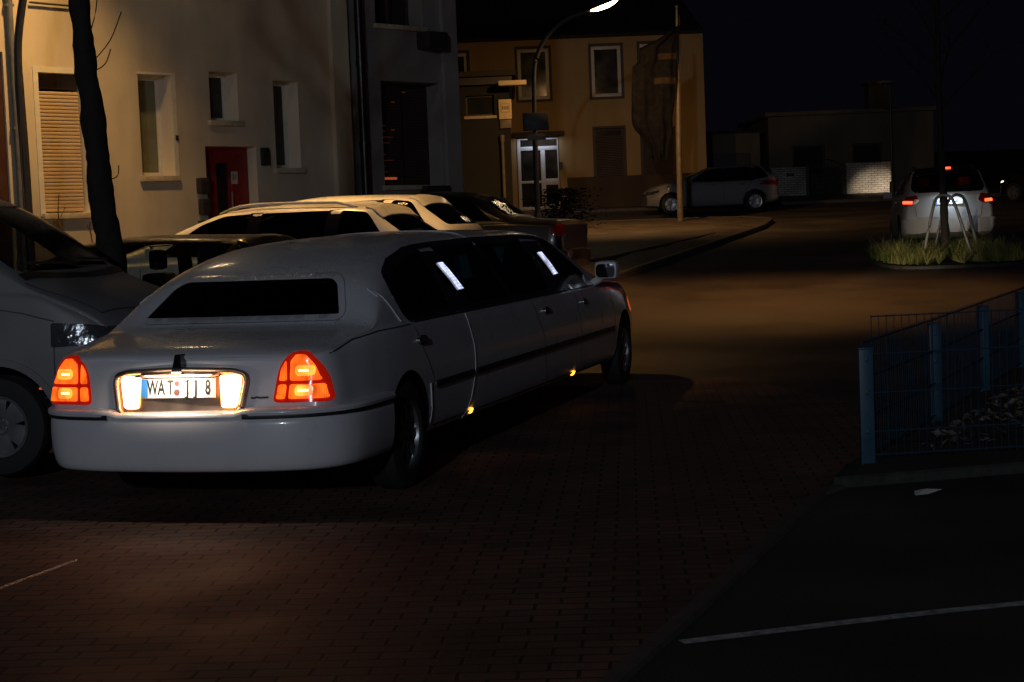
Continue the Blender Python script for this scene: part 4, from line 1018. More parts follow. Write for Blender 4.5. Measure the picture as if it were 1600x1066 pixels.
# ------------------------------------------------------------------ buildings
def wall_holes(bm, s0, s1, z0, z1, holes, depth, y=0.):
    xs = sorted({s0, s1, *[h[0] for h in holes], *[h[1] for h in holes]}); zs = sorted({z0, z1, *[h[2] for h in holes], *[h[3] for h in holes]})
    V = {}
    def v(x, yy, z):
        k = (round(x, 4), round(yy, 4), round(z, 4))
        if k not in V: V[k] = bm.verts.new(k)
        return V[k]
    for i in range(len(xs) - 1):
        for j in range(len(zs) - 1):
            cx, cz = (xs[i] + xs[i + 1]) / 2, (zs[j] + zs[j + 1]) / 2
            if any(h[0] < cx < h[1] and h[2] < cz < h[3] for h in holes): continue
            bm.faces.new((v(xs[i], y, zs[j]), v(xs[i + 1], y, zs[j]), v(xs[i + 1], y, zs[j + 1]), v(xs[i], y, zs[j + 1])))
    for a, b, c, d in holes:
        e = y + depth
        q = [(a, c), (b, c), (b, d), (a, d)]
        for k in range(4):
            p, r = q[k], q[(k + 1) % 4]
            f = bm.faces.new([bm.verts.new(w) for w in ((p[0], y, p[1]), (p[0], e, p[1]), (r[0], e, r[1]), (r[0], y, r[1]))]); f.material_index = 1

def window(parent, a, b, c, d, y, frame_m, pane_m, fw=.055, mull=None, bars=(), sill=None, sillm='sill', label=None):
    """frame with pane and sill; sub-parts pane, sill"""
    bm = bmesh.new()
    box(bm, a + .003, b - .003, y, y + .06, c + .003, c + fw, .006); box(bm, a + .003, b - .003, y, y + .06, d - fw, d - .003, .006)
    box(bm, a + .003, a + fw, y + .001, y + .059, c + fw, d - fw); box(bm, b - fw, b - .003, y + .001, y + .059, c + fw, d - fw)
    for m in bars: box(bm, m - fw * .45, m + fw * .45, y - .004, y + .056, c + fw, d - fw)
    if mull: box(bm, a + fw, b - fw, y - .003, y + .055, mull - fw * .45, mull + fw * .45)
    f = bm_obj('window', bm, M[frame_m], parent, 40, label)
    bm = bmesh.new(); box(bm, a + fw * .5, b - fw * .5, y + .025, y + .035, c + fw * .5, d - fw * .5); bm_obj('pane', bm, M[pane_m], f)
    if sill:
        bm = bmesh.new(); box(bm, a - .06, b + .06, -sill, y + .02, c - .085, c - .002, .01); bm_obj('sill', bm, M[sillm], f, 40)
    return f

def shutter(parent, a, b, c, d, y, m, pitch=.052, label=None, name='roller_shutter'):
    bm = bmesh.new(); n = int((d - c) / pitch)
    for k in range(n):
        z = c + k * pitch
        prof = [(y + .012, z), (y, z + pitch * .25), (y, z + pitch * .75), (y + .012, z + pitch * .97), (y + .03, z + pitch)]
        L_ = [bm.verts.new((a, p, q)) for p, q in prof]; R_ = [bm.verts.new((b, p, q)) for p, q in prof]
        for i in range(4): bm.faces.new((L_[i], R_[i], R_[i + 1], L_[i + 1]))
    return bm_obj(name, bm, m, parent, 30, label, recalc=False)

M['shutter'] = mat('beige shutter slats', (.46, .36, .25), .55, nscale=2, namt=.15)
M['shutter_dark'] = mat('brown shutter slats', (.06, .035, .03), .55, nscale=4, namt=.2)
M['glow_slit'] = lampmat('lamplight through blind slit', (1, .16, .05), .32)
M['glow_dim'] = lampmat('faint lamplight through slats', (1, .2, .05), .035)

# cream house
FA = R(48)
ha = thing('house', 'cream rendered house with deep set windows, roller shutter and red front door', 'house', (-4.4, 27, 0), FA)
holes = [(-3.21, -2.46, 2.03, 4.02), (-1.5, -.9, 2.55, 4.06), (-.17, .385, 3.40, 4.15), (1.11, 1.63, 2.66, 4.06), (-.31, .70, .55, 3.0), (-4.85, -3.75, .6, 4.28), (-7.6, -6.6, 2.03, 4.02)]
hup = [(-3.3, -2.4, 5.6, 7.3), (-1.6, -.7, 5.6, 7.3), (.2, 1.1, 5.6, 7.3)]
bm = bmesh.new(); wall_holes(bm, -9, 2.72, .2, 8.3, holes + hup, .42)
bm_obj('wall', bm, [M['wall_a'], M['reveal']], ha)
bm = bmesh.new(); box(bm, -8.98, 2.70, .43, 9., .2, 8.28); bm_obj('house_core', bm, M['wall_a'], ha)
bm = bmesh.new()
for q in ((( -9.3, -.45, 8.2), (2.76, -.45, 8.2), (2.76, 4.6, 11.8), (-9.3, 4.6, 11.8)), ((-9.3, 9.4, 8.2), (-9.3, 4.6, 11.8), (2.76, 4.6, 11.8), (2.76, 9.4, 8.2)), ((-9.3, -.45, 8.2), (-9.3, 4.6, 11.8), (-9.3, 9.4, 8.2)), ((2.76, -.45, 8.2), (2.76, 9.4, 8.2), (2.76, 4.6, 11.8)), ((-9.3, -.45, 8.2), (-9.3, 9.4, 8.2), (2.76, 9.4, 8.2), (2.76, -.45, 8.2))): bm.faces.new([bm.verts.new(p) for p in q])
bm_obj('roof', bm, M['roof'], ha)
for (a, b, c, d), pm in ((holes[1], 'curtain_pane'), (holes[2], 'pane'), (holes[3], 'pane')): window(ha, a, b, c, d, .30, 'frame_white', pm, .06, sill=.06)
for h in hup + [holes[6]]: window(ha, *h, .20, 'frame_white', 'pane', .06, sill=.06)
w1 = window(ha, *holes[0], .30, 'frame_white', 'pane', .05, sill=.07)
shutter(ha, holes[0][0] + .03, holes[0][1] - .03, 2.05, 3.80, .10, M['shutter'])
bm = bmesh.new(); box(bm, -3.207, -2.463, .14, .28, 3.80, 4.017, .01); bm_obj('shutter_box', bm, M['frame_dark'], ha)
bm = bmesh.new()
for q in ((-3.29, -3.21, 1.99, 4.10), (-2.46, -2.38, 1.99, 4.10), (-3.21, -2.46, 4.02, 4.10)): box(bm, q[0], q[1], -.014, .002, q[2], q[3])
for h in (holes[1],): box(bm, h[0] - .02, h[1] + .08, -.012, .002, h[3], h[3] + .035); box(bm, h[1], h[1] + .08, -.012, .002, h[2], h[3])
bm_obj('window_border', bm, M['frame_white'], ha)
def red_door(a, b, c, d, label=None):
    bm = bmesh.new(); box(bm, a + .004, b - .004, .22, .30, c, d - .004)
    for x0, x1, z0, z1 in ((a + .03, a + .24, c + .1, d - .12), (b - .36, b - .03, c + .1, d - .12)): box(bm, x0, x1, .20, .22, z0, z1, .008)
    f = bm_obj('door', bm, M['red_door'], ha, 40, label)
    bm = bmesh.new(); box(bm, a + .36, b - .44, .205, .218, c + .35, d - .25, .004); bm_obj('glass_strip', bm, M['pane'], f)
    bm = bmesh.new(); tube(bm, [(b - .40, .15, c + .9), (b - .40, .15, d - .7)], .014, 8); box(bm, b - .405, b - .395, .15, .21, c + .95, c + .97); bm_obj('pull_handle', bm, M['steel'], f)
    return f
dr = red_door(*holes[4]); bm = bmesh.new(); box(bm, .33, .46, .192, .199, 2.42, 2.62, .003); bm_obj('notice', bm, M['plaque'], dr)
me = text_mesh('21', .11, .9); me.transform(Matrix.Translation((.395, .190, 2.53)) @ Matrix.Rotation(R(90), 4, 'X')); link('lettering', me, M['dark_box'], dr)
bm = bmesh.new(); box(bm, holes[5][0] + .004, holes[5][1] - .004, .04, .12, .6, 4.276)
for x in (-4.6, -4.3, -4.0): box(bm, x - .11, x + .11, .028, .042, .8, 4.1, .006)
bm_obj('side_door', bm, M['brown_door'], ha, 40)
bm = bmesh.new(); box(bm, 2.34, 2.70, -.10, -.001, .2, 8.15); bm_obj('pilaster', bm, M['wall_a'], ha)
bm = bmesh.new(); tube(bm, [(-3.64, -.07, .3), (-3.64, -.07, 8.15)], .045, 10)
for z in (1.5, 3.2, 4.9, 6.6): box(bm, -3.70, -3.58, -.1, .0, z, z + .04)
bm_obj('downpipe', bm, M['pipe_grey'], ha, 40)
bm = bmesh.new(); tube(bm, [(-3.3, -.05, 4.985), (-2.35, -.05, 4.975)], .016, 8); bm_obj('wall_bar', bm, M['pole_dark'], ha)
bm = bmesh.new(); box(bm, .78, .92, -.07, -.001, 2.70, 2.98, .008); bm_obj('bell_panel', bm, M['dark_box'], ha, 40)
bm = bmesh.new(); box(bm, -.87, -.82, -.03, -.001, 3.08, 3.16, .006); bm_obj('wall_switch', bm, M['dark_box'], ha, 40)
for k, z in enumerate((1.62, 1.95, 2.27)):
    bm = bmesh.new(); box(bm, -.52 + .02 * (k % 2), -.35, -.13, -.001, z, z + .24, .012); box(bm, -.50, -.37, -.137, -.129, z + .16, z + .19)
    bm_obj('letterbox', bm, M['dark_box'], ha, 40)

# grey house next door
hb = thing('house', 'dim grey rendered house beyond the black downpipe, red lamplight in its blind', 'house', (-4.4, 27, 0), FA)
hol = [(3.52, 4.97, 2.36, 4.14), (3.46, 4.6, 5.1, 6.8)]
bm = bmesh.new(); wall_holes(bm, 2.78, 5.38, .2, 8.6, hol, .45, .02); bm_obj('wall', bm, [M['wall_b'], M['wall_b']], hb)
bm = bmesh.new(); box(bm, 2.80, 5.36, .48, 9, .2, 8.58); box(bm, 5.3605, 5.3795, .03, 9, .2, 8.6); bm_obj('house_core', bm, M['wall_b'], hb)
bm = bmesh.new(); box(bm, 2.77, 5.6, -.35, 9.2, 8.6, 8.9, .02); bm_obj('roof', bm, M['roof'], hb)
bm = bmesh.new(); box(bm, 5.02, 5.37, -.06, .019, .2, 8.5); bm_obj('corner_strip', bm, M['wall_b'], hb)
w = window(hb, *hol[0], .36, 'frame_dark', 'pane', .06, bars=(4.28,), sill=.04)
s1 = shutter(hb, 3.60, 4.25, 2.52, 4.08, .33, M['shutter_dark'], .05, name='slatted_blind'); s2 = shutter(hb, 4.31, 4.90, 2.40, 4.08, .33, M['shutter_dark'], .05, name='slatted_blind')
bm = bmesh.new(); box(bm, 3.60, 4.12, .335, .345, 2.47, 2.51); bm_obj('lit_slit', bm, M['glow_slit'], s1)
bm = bmesh.new()
for k in range(9):
    z = 2.60 + k * .1; x = 3.70 + .012 * k; box(bm, x, x + random.uniform(.05, .4), .322, .328, z, z + .008)
for x, z in ((4.05, 3.80), (4.32, 3.98), (4.02, 3.32)): box(bm, x, x + .08, .322, .328, z, z + .02)
bm_obj('lit_slit', bm, M['glow_dim'], s1)
window(hb, *hol[1], .36, 'frame_dark', 'pane', .06, bars=(4.1,), sill=.04)
bm = bmesh.new(); box(bm, 4.42, 4.90, -.30, .018, 4.70, 5.0, .03); bm_obj('wall_box', bm, M['dark_box'], hb, 40)
bm = bmesh.new(); box(bm, 4.35, 4.95, -.16, .018, 2.14, 2.34, .02); bm_obj('flower_box', bm, M['dark_box'], hb, 40)
bm = bmesh.new(); tube(bm, [(2.97, -.09, .3), (2.97, -.09, 8.5)], .075, 12)
for z in (1.2, 3.0, 4.35, 6.2): lathe_z = z; tube(bm, [(2.97, -.09, z), (2.97, -.09, z + .09)], .088, 12)
bm_obj('downpipe', bm, M['pipe_black'], hb, 40)

# yellow house across the far street
hy = thing('house', 'two storey yellow house far down the street, white framed glass door', 'house', (0, 62, 0))
yh = [(.42, 1.95, 2.0, 4.67), (.58, 1.70, 6.0, 7.80), (3.20, 4.26, 6.0, 7.80), (4.93, 6.0, 6.1, 7.82), (3.24, 4.27, 3.02, 4.88), (4.93, 6.02, 3.02, 4.78), (-2.1, -1.2, 6.1, 7.75), (-5, -4, 6.1, 7.75)]
bm = bmesh.new(); wall_holes(bm, -9, 7.2, 1.6, 8.1, yh, .22); bm_obj('wall', bm, [M['wall_y'], M['wall_y']], hy)
bm = bmesh.new(); box(bm, -8.98, 7.18, .24, 9, 1.6, 8.08); bm_obj('house_core', bm, M['wall_y'], hy)
bm = bmesh.new(); box(bm, -9.2, 7.22, -.25, .1, 8.1, 8.22, .02); bm_obj('eaves', bm, M['roof'], hy)
bm = bmesh.new()
for q in (((-9.3, -.3, 8.2), (7.22, -.3, 8.2), (6.6, 4.6, 10.4), (-9.3, 4.6, 10.4)), ((-9.3, 9.4, 8.2), (-9.3, 4.6, 10.4), (6.6, 4.6, 10.4), (7.22, 9.4, 8.2)), ((7.22, -.3, 8.2), (7.22, 9.4, 8.2), (6.6, 4.6, 10.4))): bm.faces.new([bm.verts.new(p) for p in q])
bm_obj('roof', bm, M['roof'], hy)
bm = bmesh.new(); box(bm, 2.2, 7.203, -.05, -.001, 1.6, 3.18, .01); bm_obj('plinth', bm, M['plinth'], hy)
for h in yh[1:4] + yh[6:]:
    bm = bmesh.new(); a, b, c, d = h
    for q in ((a - .09, a, c - .09, d + .09), (b, b + .09, c - .09, d + .09), (a, b, d, d + .09), (a, b, c - .09, c)): box(bm, q[0], q[1], -.03, .002, q[2], q[3])
    f = window(hy, *h, .10, 'frame_white', 'pane', .12); bm_obj('window_border', bm, M['frame_dark'], f)
for h in yh[4:6]:
    a, b, c, d = h; f = window(hy, *h, .16, 'frame_dark', 'pane', .07); bm = bmesh.new()
    for q in ((a - .08, a, c - .08, d + .08), (b, b + .08, c - .08, d + .08), (a, b, d, d + .08), (a, b, c - .08, c)): box(bm, q[0], q[1], -.03, .002, q[2], q[3])
    bm_obj('window_border', bm, M['frame_dark'], f); shutter(hy, a + .04, b - .04, c + .05, d - .2, .10, M['shutter_dark'], .06)
bm = bmesh.new(); a, b, c, d = yh[0]
M['door_white'] = mat('white door frame', (.7, .72, .78), .4, nscale=5, namt=.08)
for q in ((a + .03, a + .15, c, d - .05), (b - .07, b - .03, c, d - .05), (a + .15, b - .07, d - .09, d - .05), (a + .15, b - .07, 4.20, 4.34), (1.28, 1.44, c, 4.20), (a + .15, 1.28, 3.03, 3.12), (1.44, b - .07, 2.95, 3.18), (1.44, b - .07, c, c + .3), (a + .15, 1.28, c, c + .2)): box(bm, q[0], q[1], .03, .12, q[2], q[3], .008)
dd = bm_obj('door', bm, M['door_white'], hy, 40)
bm = bmesh.new(); box(bm, a + .04, b - .04, .07, .08, c + .01, d - .06); bm_obj('pane', bm, M['pane'], dd)
bm = bmesh.new(); box(bm, b - .02, b + .10, -.10, -.001, 3.5, 3.75, .01); bm_obj('letterbox', bm, M['dark_box'], hy)
bm = bmesh.new(); box(bm, .30, 2.15, -.36, -.001, 4.70, 4.84, .01); bm_obj('door_hood', bm, M['frame_dark'], hy, 40)

# flat roofed shop annex
an = thing('shop_annex', 'dark flat roofed annex with a cream notice board at its corner', 'shop', (0, 51.6, 0))
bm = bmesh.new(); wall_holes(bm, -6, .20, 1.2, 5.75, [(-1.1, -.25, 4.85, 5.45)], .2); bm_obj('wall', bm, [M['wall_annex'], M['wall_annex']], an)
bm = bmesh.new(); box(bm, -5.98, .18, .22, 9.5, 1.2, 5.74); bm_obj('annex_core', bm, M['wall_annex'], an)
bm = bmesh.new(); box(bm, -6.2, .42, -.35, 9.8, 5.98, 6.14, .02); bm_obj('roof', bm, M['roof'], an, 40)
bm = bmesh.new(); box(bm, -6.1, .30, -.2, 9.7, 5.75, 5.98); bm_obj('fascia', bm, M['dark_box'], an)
window(an, -1.1, -.25, 4.85, 5.45, .12, 'frame_dark', 'pane', .05, sill=.03)
bm = bmesh.new(); box(bm, -.10, .72, -.75, -.36, 5.66, 5.80, .02); bm_obj('canopy_board', bm, M['sign_yellow'], an, 40)
bm = bmesh.new(); box(bm, -.12, .26, -.09, -.001, 4.72, 5.30, .01); sg_ = bm_obj('notice_board', bm, M['sign_yellow'], an, 40)
bm = bmesh.new(); box(bm, -.06, .20, -.096, -.091, 4.92, 5.17)
bm_obj('notice_frame', bm, M['sign_ink'], sg_); bm = bmesh.new(); box(bm, -.05, .19, -.1, -.097, 4.93, 5.16); bm_obj('notice_sheet', bm, M['sign_yellow'], sg_)
me = text_mesh('ZEISS', .085, .8); me.transform(Matrix.Translation((.07, -.102, 5.05)) @ Matrix.Rotation(R(90), 4, 'X')); D.meshes.remove(me)
bm = bmesh.new()
for k in range(4): box(bm, -.03 + k * .055, .005 + k * .055, -.104, -.101, 5.0, 5.10)
bm_obj('lettering', bm, M['sign_ink'], sg_)
bm = bmesh.new(); box(bm, -.10, .24, -.07, -.001, 4.45, 4.70, .01); bm_obj('lower_board', bm, M['pole_light'], an, 40)
bm = bmesh.new(); tube(bm, [(-.05, -.12, 1.5), (-.05, -.12, 4.05)], .05, 10); tube(bm, [(-.05, -.12, 4.05), (-.05, -.12, 4.25)], .07, 10); bm_obj('standpipe', bm, M['pole_light'], an, 40)

# low houses behind the garden walls
def far(x): return x * 1.06
bg = thing('bungalow', 'dim low house behind the pale brick garden walls', 'house', (0, 70, 0))
bm = bmesh.new(); wall_holes(bm, 10.66, 17.3, 1.6, 5.5, [(11.6, 12.9, 3.1, 4.3), (14.0, 15.2, 3.1, 4.3)], .15); bm_obj('wall', bm, [M['wall_g'], M['wall_g']], bg)
bm = bmesh.new(); box(bm, 10.68, 17.28, .17, 8, 1.6, 5.48); bm_obj('house_core', bm, M['wall_g'], bg)
bm = bmesh.new(); box(bm, 10.5, 17.45, -.3, 8.2, 5.5, 5.66, .02); bm_obj('flat_roof', bm, M['wall_g'], bg, 40)
for h in ((11.6, 12.9, 3.1, 4.3), (14.0, 15.2, 3.1, 4.3)): window(bg, *h, .08, 'frame_dark', 'pane', .07)
bm = bmesh.new(); box(bm, 15.2, 16.2, 2.2, 3.2, 5.66, 6.8, .02); box(bm, 15.1, 16.3, 2.1, 3.3, 6.8, 6.92, .02); bm_obj('chimney', bm, M['plinth'], bg)
gz = thing('garage', 'dim low garage between the yellow house and the bungalow', 'garage', (0, 70, 0))
bm = bmesh.new(); box(bm, 7.9, 10.3, 0, 6, 1.6, 4.9); bm_obj('wall', bm, M['wall_g'], gz)
bm = bmesh.new(); box(bm, 7.8, 10.4, -.15, 6.1, 4.9, 5.0, .01); bm_obj('roof', bm, M['roof'], gz)
bm = bmesh.new(); box(bm, 8.2, 9.9, -.05, -.001, 1.9, 4.1, .01)
for z in (2.4, 2.9, 3.4): box(bm, 8.22, 9.88, -.062, -.049, z, z + .4, .005)
bm_obj('garage_door', bm, M['dark_box'], gz)
for a, b, z0, z1, lab in ((10.12, 11.42, 2.0, 3.34, 'dim white brick garden wall left of the gate with a house number plate'), (12.96, 14.72, 2.05, 3.42, 'white brick garden wall lit by headlights right of the gate')):
    w = thing('garden_wall', lab, 'garden wall', (a, 66, z0), group='white brick garden walls')
    bm = bmesh.new(); box(bm, 0, b - a, 0, .25, 0, z1 - z0 - .06); bm_obj('brickwork', bm, M['white_brick'], w)
    bm = bmesh.new(); box(bm, -.02, b - a + .02, -.02, .27, z1 - z0 - .06, z1 - z0, .01); bm_obj('coping', bm, M['white_brick'], w)
    if a < 11: bm = bmesh.new(); box(bm, .56, .86, -.012, -.001, 1.0, 1.12, .004); bm_obj('number_plate', bm, M['dark_box'], w)
gt = thing('garden_gate', 'dark wrought iron gate with an arched top between the white brick walls', 'gate', (11.5, 66.1, 2.05))
bm = bmesh.new(); W_ = 1.36
arc = [(W_ * k / 16, 0, 1.30 + .24 * math.sin(PI * k / 16)) for k in range(17)]
tube(bm, [(0, 0, 0)] + arc + [(W_, 0, 0)], .025, 6); tube(bm, [(0, 0, .12), (W_, 0, .12)], .02, 6); tube(bm, [(0, 0, .75), (W_, 0, .75)], .015, 6)
bm_obj('gate_frame', bm, M['iron'], gt)
bm = bmesh.new()
for i in range(11):
    x = W_ * (i + .5) / 11
    tube(bm, [(x, 0, .12), (x, 0, 1.28 + .22 * math.sin(PI * x / W_))], .01, 5)
    for z in (.3, .55, .95, 1.15):
        tube(bm, [(x + .05 * math.cos(a), 0, z + .09 * math.sin(a)) for a in [2 * PI * k / 10 for k in range(11)]], .008, 4, False)
for i in range(420):
    v = Vector((random.uniform(.05, W_ - .05), random.uniform(.03, .12), random.uniform(.15, 1.35))); s = random.uniform(.02, .045); m = Matrix.Translation(v) @ Matrix.Rotation(random.uniform(0, 6), 4, 'Y') @ Matrix.Rotation(random.uniform(-.8, .8), 4, 'X')
    bm.faces.new([bm.verts.new(m @ Vector(p)) for p in ((-s, 0, 0), (0, 0, -s * .5), (s, 0, 0), (0, 0, s * .5))])
bm_obj('scrollwork', bm, M['iron'], gt)
for x in (0, W_): bm = bmesh.new(); box(bm, x - .06, x + .06, -.05, .07, -.05, 1.38, .01); bm_obj('gate_post', bm, M['pole_dark'], gt)

# ------------------------------------------------------------------ poles, lamps, flag
M['lamp_lens'] = lampmat('lit sodium lamp lens', (1, .72, .38), 28)
def street_lamp(name, label, loc, path, rads, head, head_dir, ln, lit, pole_m='pole_dark'):
    root = thing(name, label, 'street lamp', loc)
    bm = bmesh.new(); tube(bm, smoothpath([Vector(p) for p in path], 6), rads, 12); bm_obj('pole', bm, M[pole_m], root, 40)
    bm = bmesh.new(); lathe(bm, [(0, .10), (.5, .10), (.55, .085)], 12, 'z'); bm_obj('base_sleeve', bm, M[pole_m], root, 40)
    d = Vector(head_dir).normalized(); yaw = math.atan2(d.y, d.x); pit = math.asin(d.z)
    mt = Matrix.Translation(head) @ Matrix.Rotation(yaw, 4, 'Z') @ Matrix.Rotation(-pit, 4, 'Y')
    bm = bmesh.new(); n = 14
    rings = []
    for i in range(n + 1):
        t = i / n; w = .16 * math.sin(PI * min(1, .12 + t * .86)) ** .6; h = .085 * math.sin(PI * min(1, .1 + t * .88)) ** .6
        rings.append([bm.verts.new(mt @ Vector((t * ln, w * math.cos(a), max(-.015, h * math.sin(a))))) for a in [2 * PI * k / 16 for k in range(16)]])
    for i in range(n):
        for k in range(16): bm.faces.new((rings[i][k], rings[i][(k + 1) % 16], rings[i + 1][(k + 1) % 16], rings[i + 1][k]))
    bm.faces.new(rings[0]); bm.faces.new(rings[-1]); hd = bm_obj('lamp_head', bm, M['steel'] if not lit else M[pole_m], root, 40)
    bm = bmesh.new(); rings = []
    for i in range(13):
        t = i / 12; w = .12 * math.sin(PI * (.04 + .92 * t)) ** .5; h = .10 * math.sin(PI * (.04 + .92 * t)) ** .6
        rings.append([bm.verts.new(mt @ Vector((ln * (.16 + .8 * t), w * math.cos(a), -.017 - h * math.sin(a)))) for a in [PI * k / 10 for k in range(11)]])
    for i in range(12):
        for k in range(10): bm.faces.new((rings[i][k], rings[i][k + 1], rings[i + 1][k + 1], rings[i + 1][k]))
    bm_obj('lamp_lens', bm, M['lamp_lens'] if lit else M['pane'], hd, 60)
    return root, mt
z = zg(.66, 45)
LB, mtB = street_lamp('street_lamp', 'lit street lamp on a dark curved pole before the yellow house', (.80, 45, z + .1), [(0, 0, 0), (0, 0, 2.), (0.03, 0, 3.9), (.12, 0, 4.55), (.42, 0, 5.1), (.92, 0, 5.5), (1.46, 0, 5.68)], [.07] * 8 + [.055] * 40, Vector((1.42, 0, 5.67)), (1, 0, .36), .92, True)
z = zg(-6.36, 23.2)
LA, mtA = street_lamp('street_lamp', 'street lamp on a dark curved pole at the left, close to the cream house', (-6.40, 23.2, z), [(0, 0, 0), (0, 0, 2.), (-.02, 0, 3.4), (.03, 0, 4.0), (.20, 0, 4.75), (.45, .02, 5.6), (.75, .05, 6.5), (1.0, .08, 7.0)], [.062] * 12 + [.055] * 60, Vector((.98, .08, 6.98)), (1, -.1, .2), .75, True)
street_lamp('street_lamp', 'thin unlit street lamp standing before the bungalow at the garden wall', (13.5, 60.6, zg(13.5, 60.6) + .1), [(0, 0, 0), (0, 0, 2), (0, 0, 3.6), (-.04, 0, 4.0)], [.04] * 40, Vector((-.4, 0, 4.0)), (1, 0, 0), .6, False)
o = thing('sign_board', 'dark rectangular sign board on the curved lamp pole', 'sign', (.80, 44.9, zg(.66, 45) + .1))
bm = bmesh.new(); box(bm, -.30, .37, -.03, 0, 2.68, 3.14, .01); bm_obj('panel', bm, M['dark_box'], o, 40)
bm = bmesh.new(); box(bm, -.09, .09, 0, .06, 2.75, 2.79); box(bm, -.09, .09, 0, .06, 3.03, 3.07); bm_obj('bracket', bm, M['steel'], o)
bm = bmesh.new(); box(bm, -.20, .28, -.03, -.001, 2.44, 2.60, .01); bm_obj('lower_panel', bm, M['pole_light'], o, 40)
fp = thing('flagpole', 'pale tapering flagpole on the pavement corner', 'flagpole', (4.94, 49.4, zg(4.94, 49.4) + .1))
bm = bmesh.new(); tube(bm, [(0, 0, 0), (.02, 0, 2), (.06, 0, 4), (.09, 0, 6.0)], [.095, .075, .055, .035], 12); bm_obj('shaft', bm, M['pole_light'], fp, 40)
bm = bmesh.new(); bmesh.ops.create_uvsphere(bm, u_segments=14, v_segments=8, radius=.05, matrix=Matrix.Translation((.09, 0, 6.05))); bm_obj('finial', bm, M['pole_light'], fp, 60)
bm = bmesh.new(); tube(bm, [(.16, -.02, 5.8), (.10, -.03, 3.), (.05, -.04, 1.)], .008, 5); bm_obj('halyard', bm, M['twig'], fp)
# limp flag hanging from the pole
bm = bmesh.new(); nu, nv = 22, 44; G = []
def flag_edge(t):   # left and right edge of the hanging cloth, t = 0 top .. 1 bottom
    L_ = [(0, .02), (.05, -.25), (.12, -.72), (.16, -1.08), (.26, -1.12), (.29, -1.30), (.50, -1.34), (.70, -1.36), (.76, -1.30), (.82, -1.12), (.90, -.98), (1., -.92)]
    R_ = [(0, .07), (.1, .02), (.3, -.05), (.55, -.12), (.72, -.22), (.80, -.22), (.88, -.34), (1, -.40)]
    return pchip(L_)(t), pchip(R_)(t)
for j in range(nv + 1):
    t = j / nv; a, b = flag_edge(t); row = []
    for i in range(nu + 1):
        u = i / nu; x = a + (b - a) * u; fold = .05 * math.sin(u * 13 + t * 3) + .025 * math.sin(u * 31 - t * 7) + .02 * math.sin(t * 22 + u * 2)
        row.append(bm.verts.new((x, -.12 + fold, 5.50 - t * 3.75 + (.09 * math.sin(u * 11) + .05 * math.sin(u * 27)) * t ** 3)))
    G.append(row)
for j in range(nv):
    for i in range(nu):
        f = bm.faces.new((G[j][i], G[j][i + 1], G[j + 1][i + 1], G[j + 1][i])); t = j / nv
        f.material_index = 1 if (.185 < t < .235 and i > 10) or (.385 < t < .43 and i > 10) else 0
o = bm_obj('flag', bm, [M['flag'], M['flag_band']], None, 60, recalc=False); o.location = (5.0, 49.3, zg(4.94, 49.4) + .1)
sm = o.modifiers.new('cloth', 'SOLIDIFY'); sm.thickness = .008
tag(o, 'large limp dark flag with two pale bands hanging from the flagpole', 'flag')

# ------------------------------------------------------------------ vehicles
limousine(); van()
row = -math.radians(-74.3)
def at(px, py_, y): return ((px - 800) / 2700 * y, y)
def parked(rear_x, rear_y, ro, hd):
    d = Vector((math.sin(hd), math.cos(hd))); return (rear_x + d.x * ro, rear_y + d.y * ro)
HD = R(-74)
x, y = parked(-1.62, 15.75, .82, HD)
car('hatchback', 'small black hatchback behind the tree trunk, rain drops on its roof', 'car', (x, y, zg(-3, 15.9)), HD, 'black_paint', 1.50, 3.95, .85, 2.48, glass_m='car_glass')
x, y = parked(-.72, 18.9, .9, HD)
car('estate_car', 'white estate car with roof rails nosed in beside the black hatchback', 'car', (x, y, zg(-3, 18.9) + .01), HD, 'white_paint_b', 1.62, 4.6, .92, 2.72, .9, .08, rails='white_paint_b')
x, y = parked(-.42, 21.9, .85, HD)
car('hatchback', 'white hatchback between the white estate and the black saloon', 'car', (x, y, zg(-3, 21.9) + .02), HD, 'white_paint_b', 1.60, 4.3, .9, 2.62, .85, .06)
x, y = parked(1.0, 24.9, 1.0, HD)
car('saloon', 'black saloon with dull red tail lights, last in the parked row', 'car', (x, y, zg(-1, 24.9) + .06), HD, 'black_paint', 1.48, 4.5, .9, 2.7, .8, 0., True)
car('estate_car', 'silver estate car parked side on across the far street', 'car', (8.0, 56.6, zg(7, 56)), R(-90), 'grey_paint', 1.52, 4.4, .88, 2.7, .83)
car('suv', 'silver off-roader with brake lights on, stopped behind the grass island', 'car', (8.62, 34.1, zg(8.5, 34)), R(9), 'silver_paint', 1.70, 4.4, .9, 2.75, .83, .12, rails='trim', lit=True, platetext=[('F', -.17), ('S', .02), ('60', .15)])
car('hatchback', 'black car at the far right edge, its small white headlight turned towards the garden wall', 'car', (18.75, 55.0, zg(18.7, 55)), R(-35), 'black_paint', 1.48, 4.2, .88, 2.6, head=True)

# ------------------------------------------------------------------ lights
def light(name, kind, loc, energy, col, **k):
    l = D.lights.new(name, kind); l.energy = energy; l.color = col
    for a, b in k.items(): setattr(l, a, b)
    o = D.objects.new(name, l); COL.objects.link(o); o.location = loc; return o
SODIUM = (1, .60, .22)
pA = LA.matrix_basis @ (mtA @ Vector((.4, 0, -.22))); pB = LB.matrix_basis @ (mtB @ Vector((.4, 0, -.22)))
SODIUM = (1, .53, .16)
o = light('lamp_light_near_house', 'SPOT', pA, 1250, SODIUM, shadow_soft_size=.10, spot_size=R(112), spot_blend=1)
o.rotation_euler = Vector((-.22, -.12, -1)).to_track_quat('-Z', 'Y').to_euler()
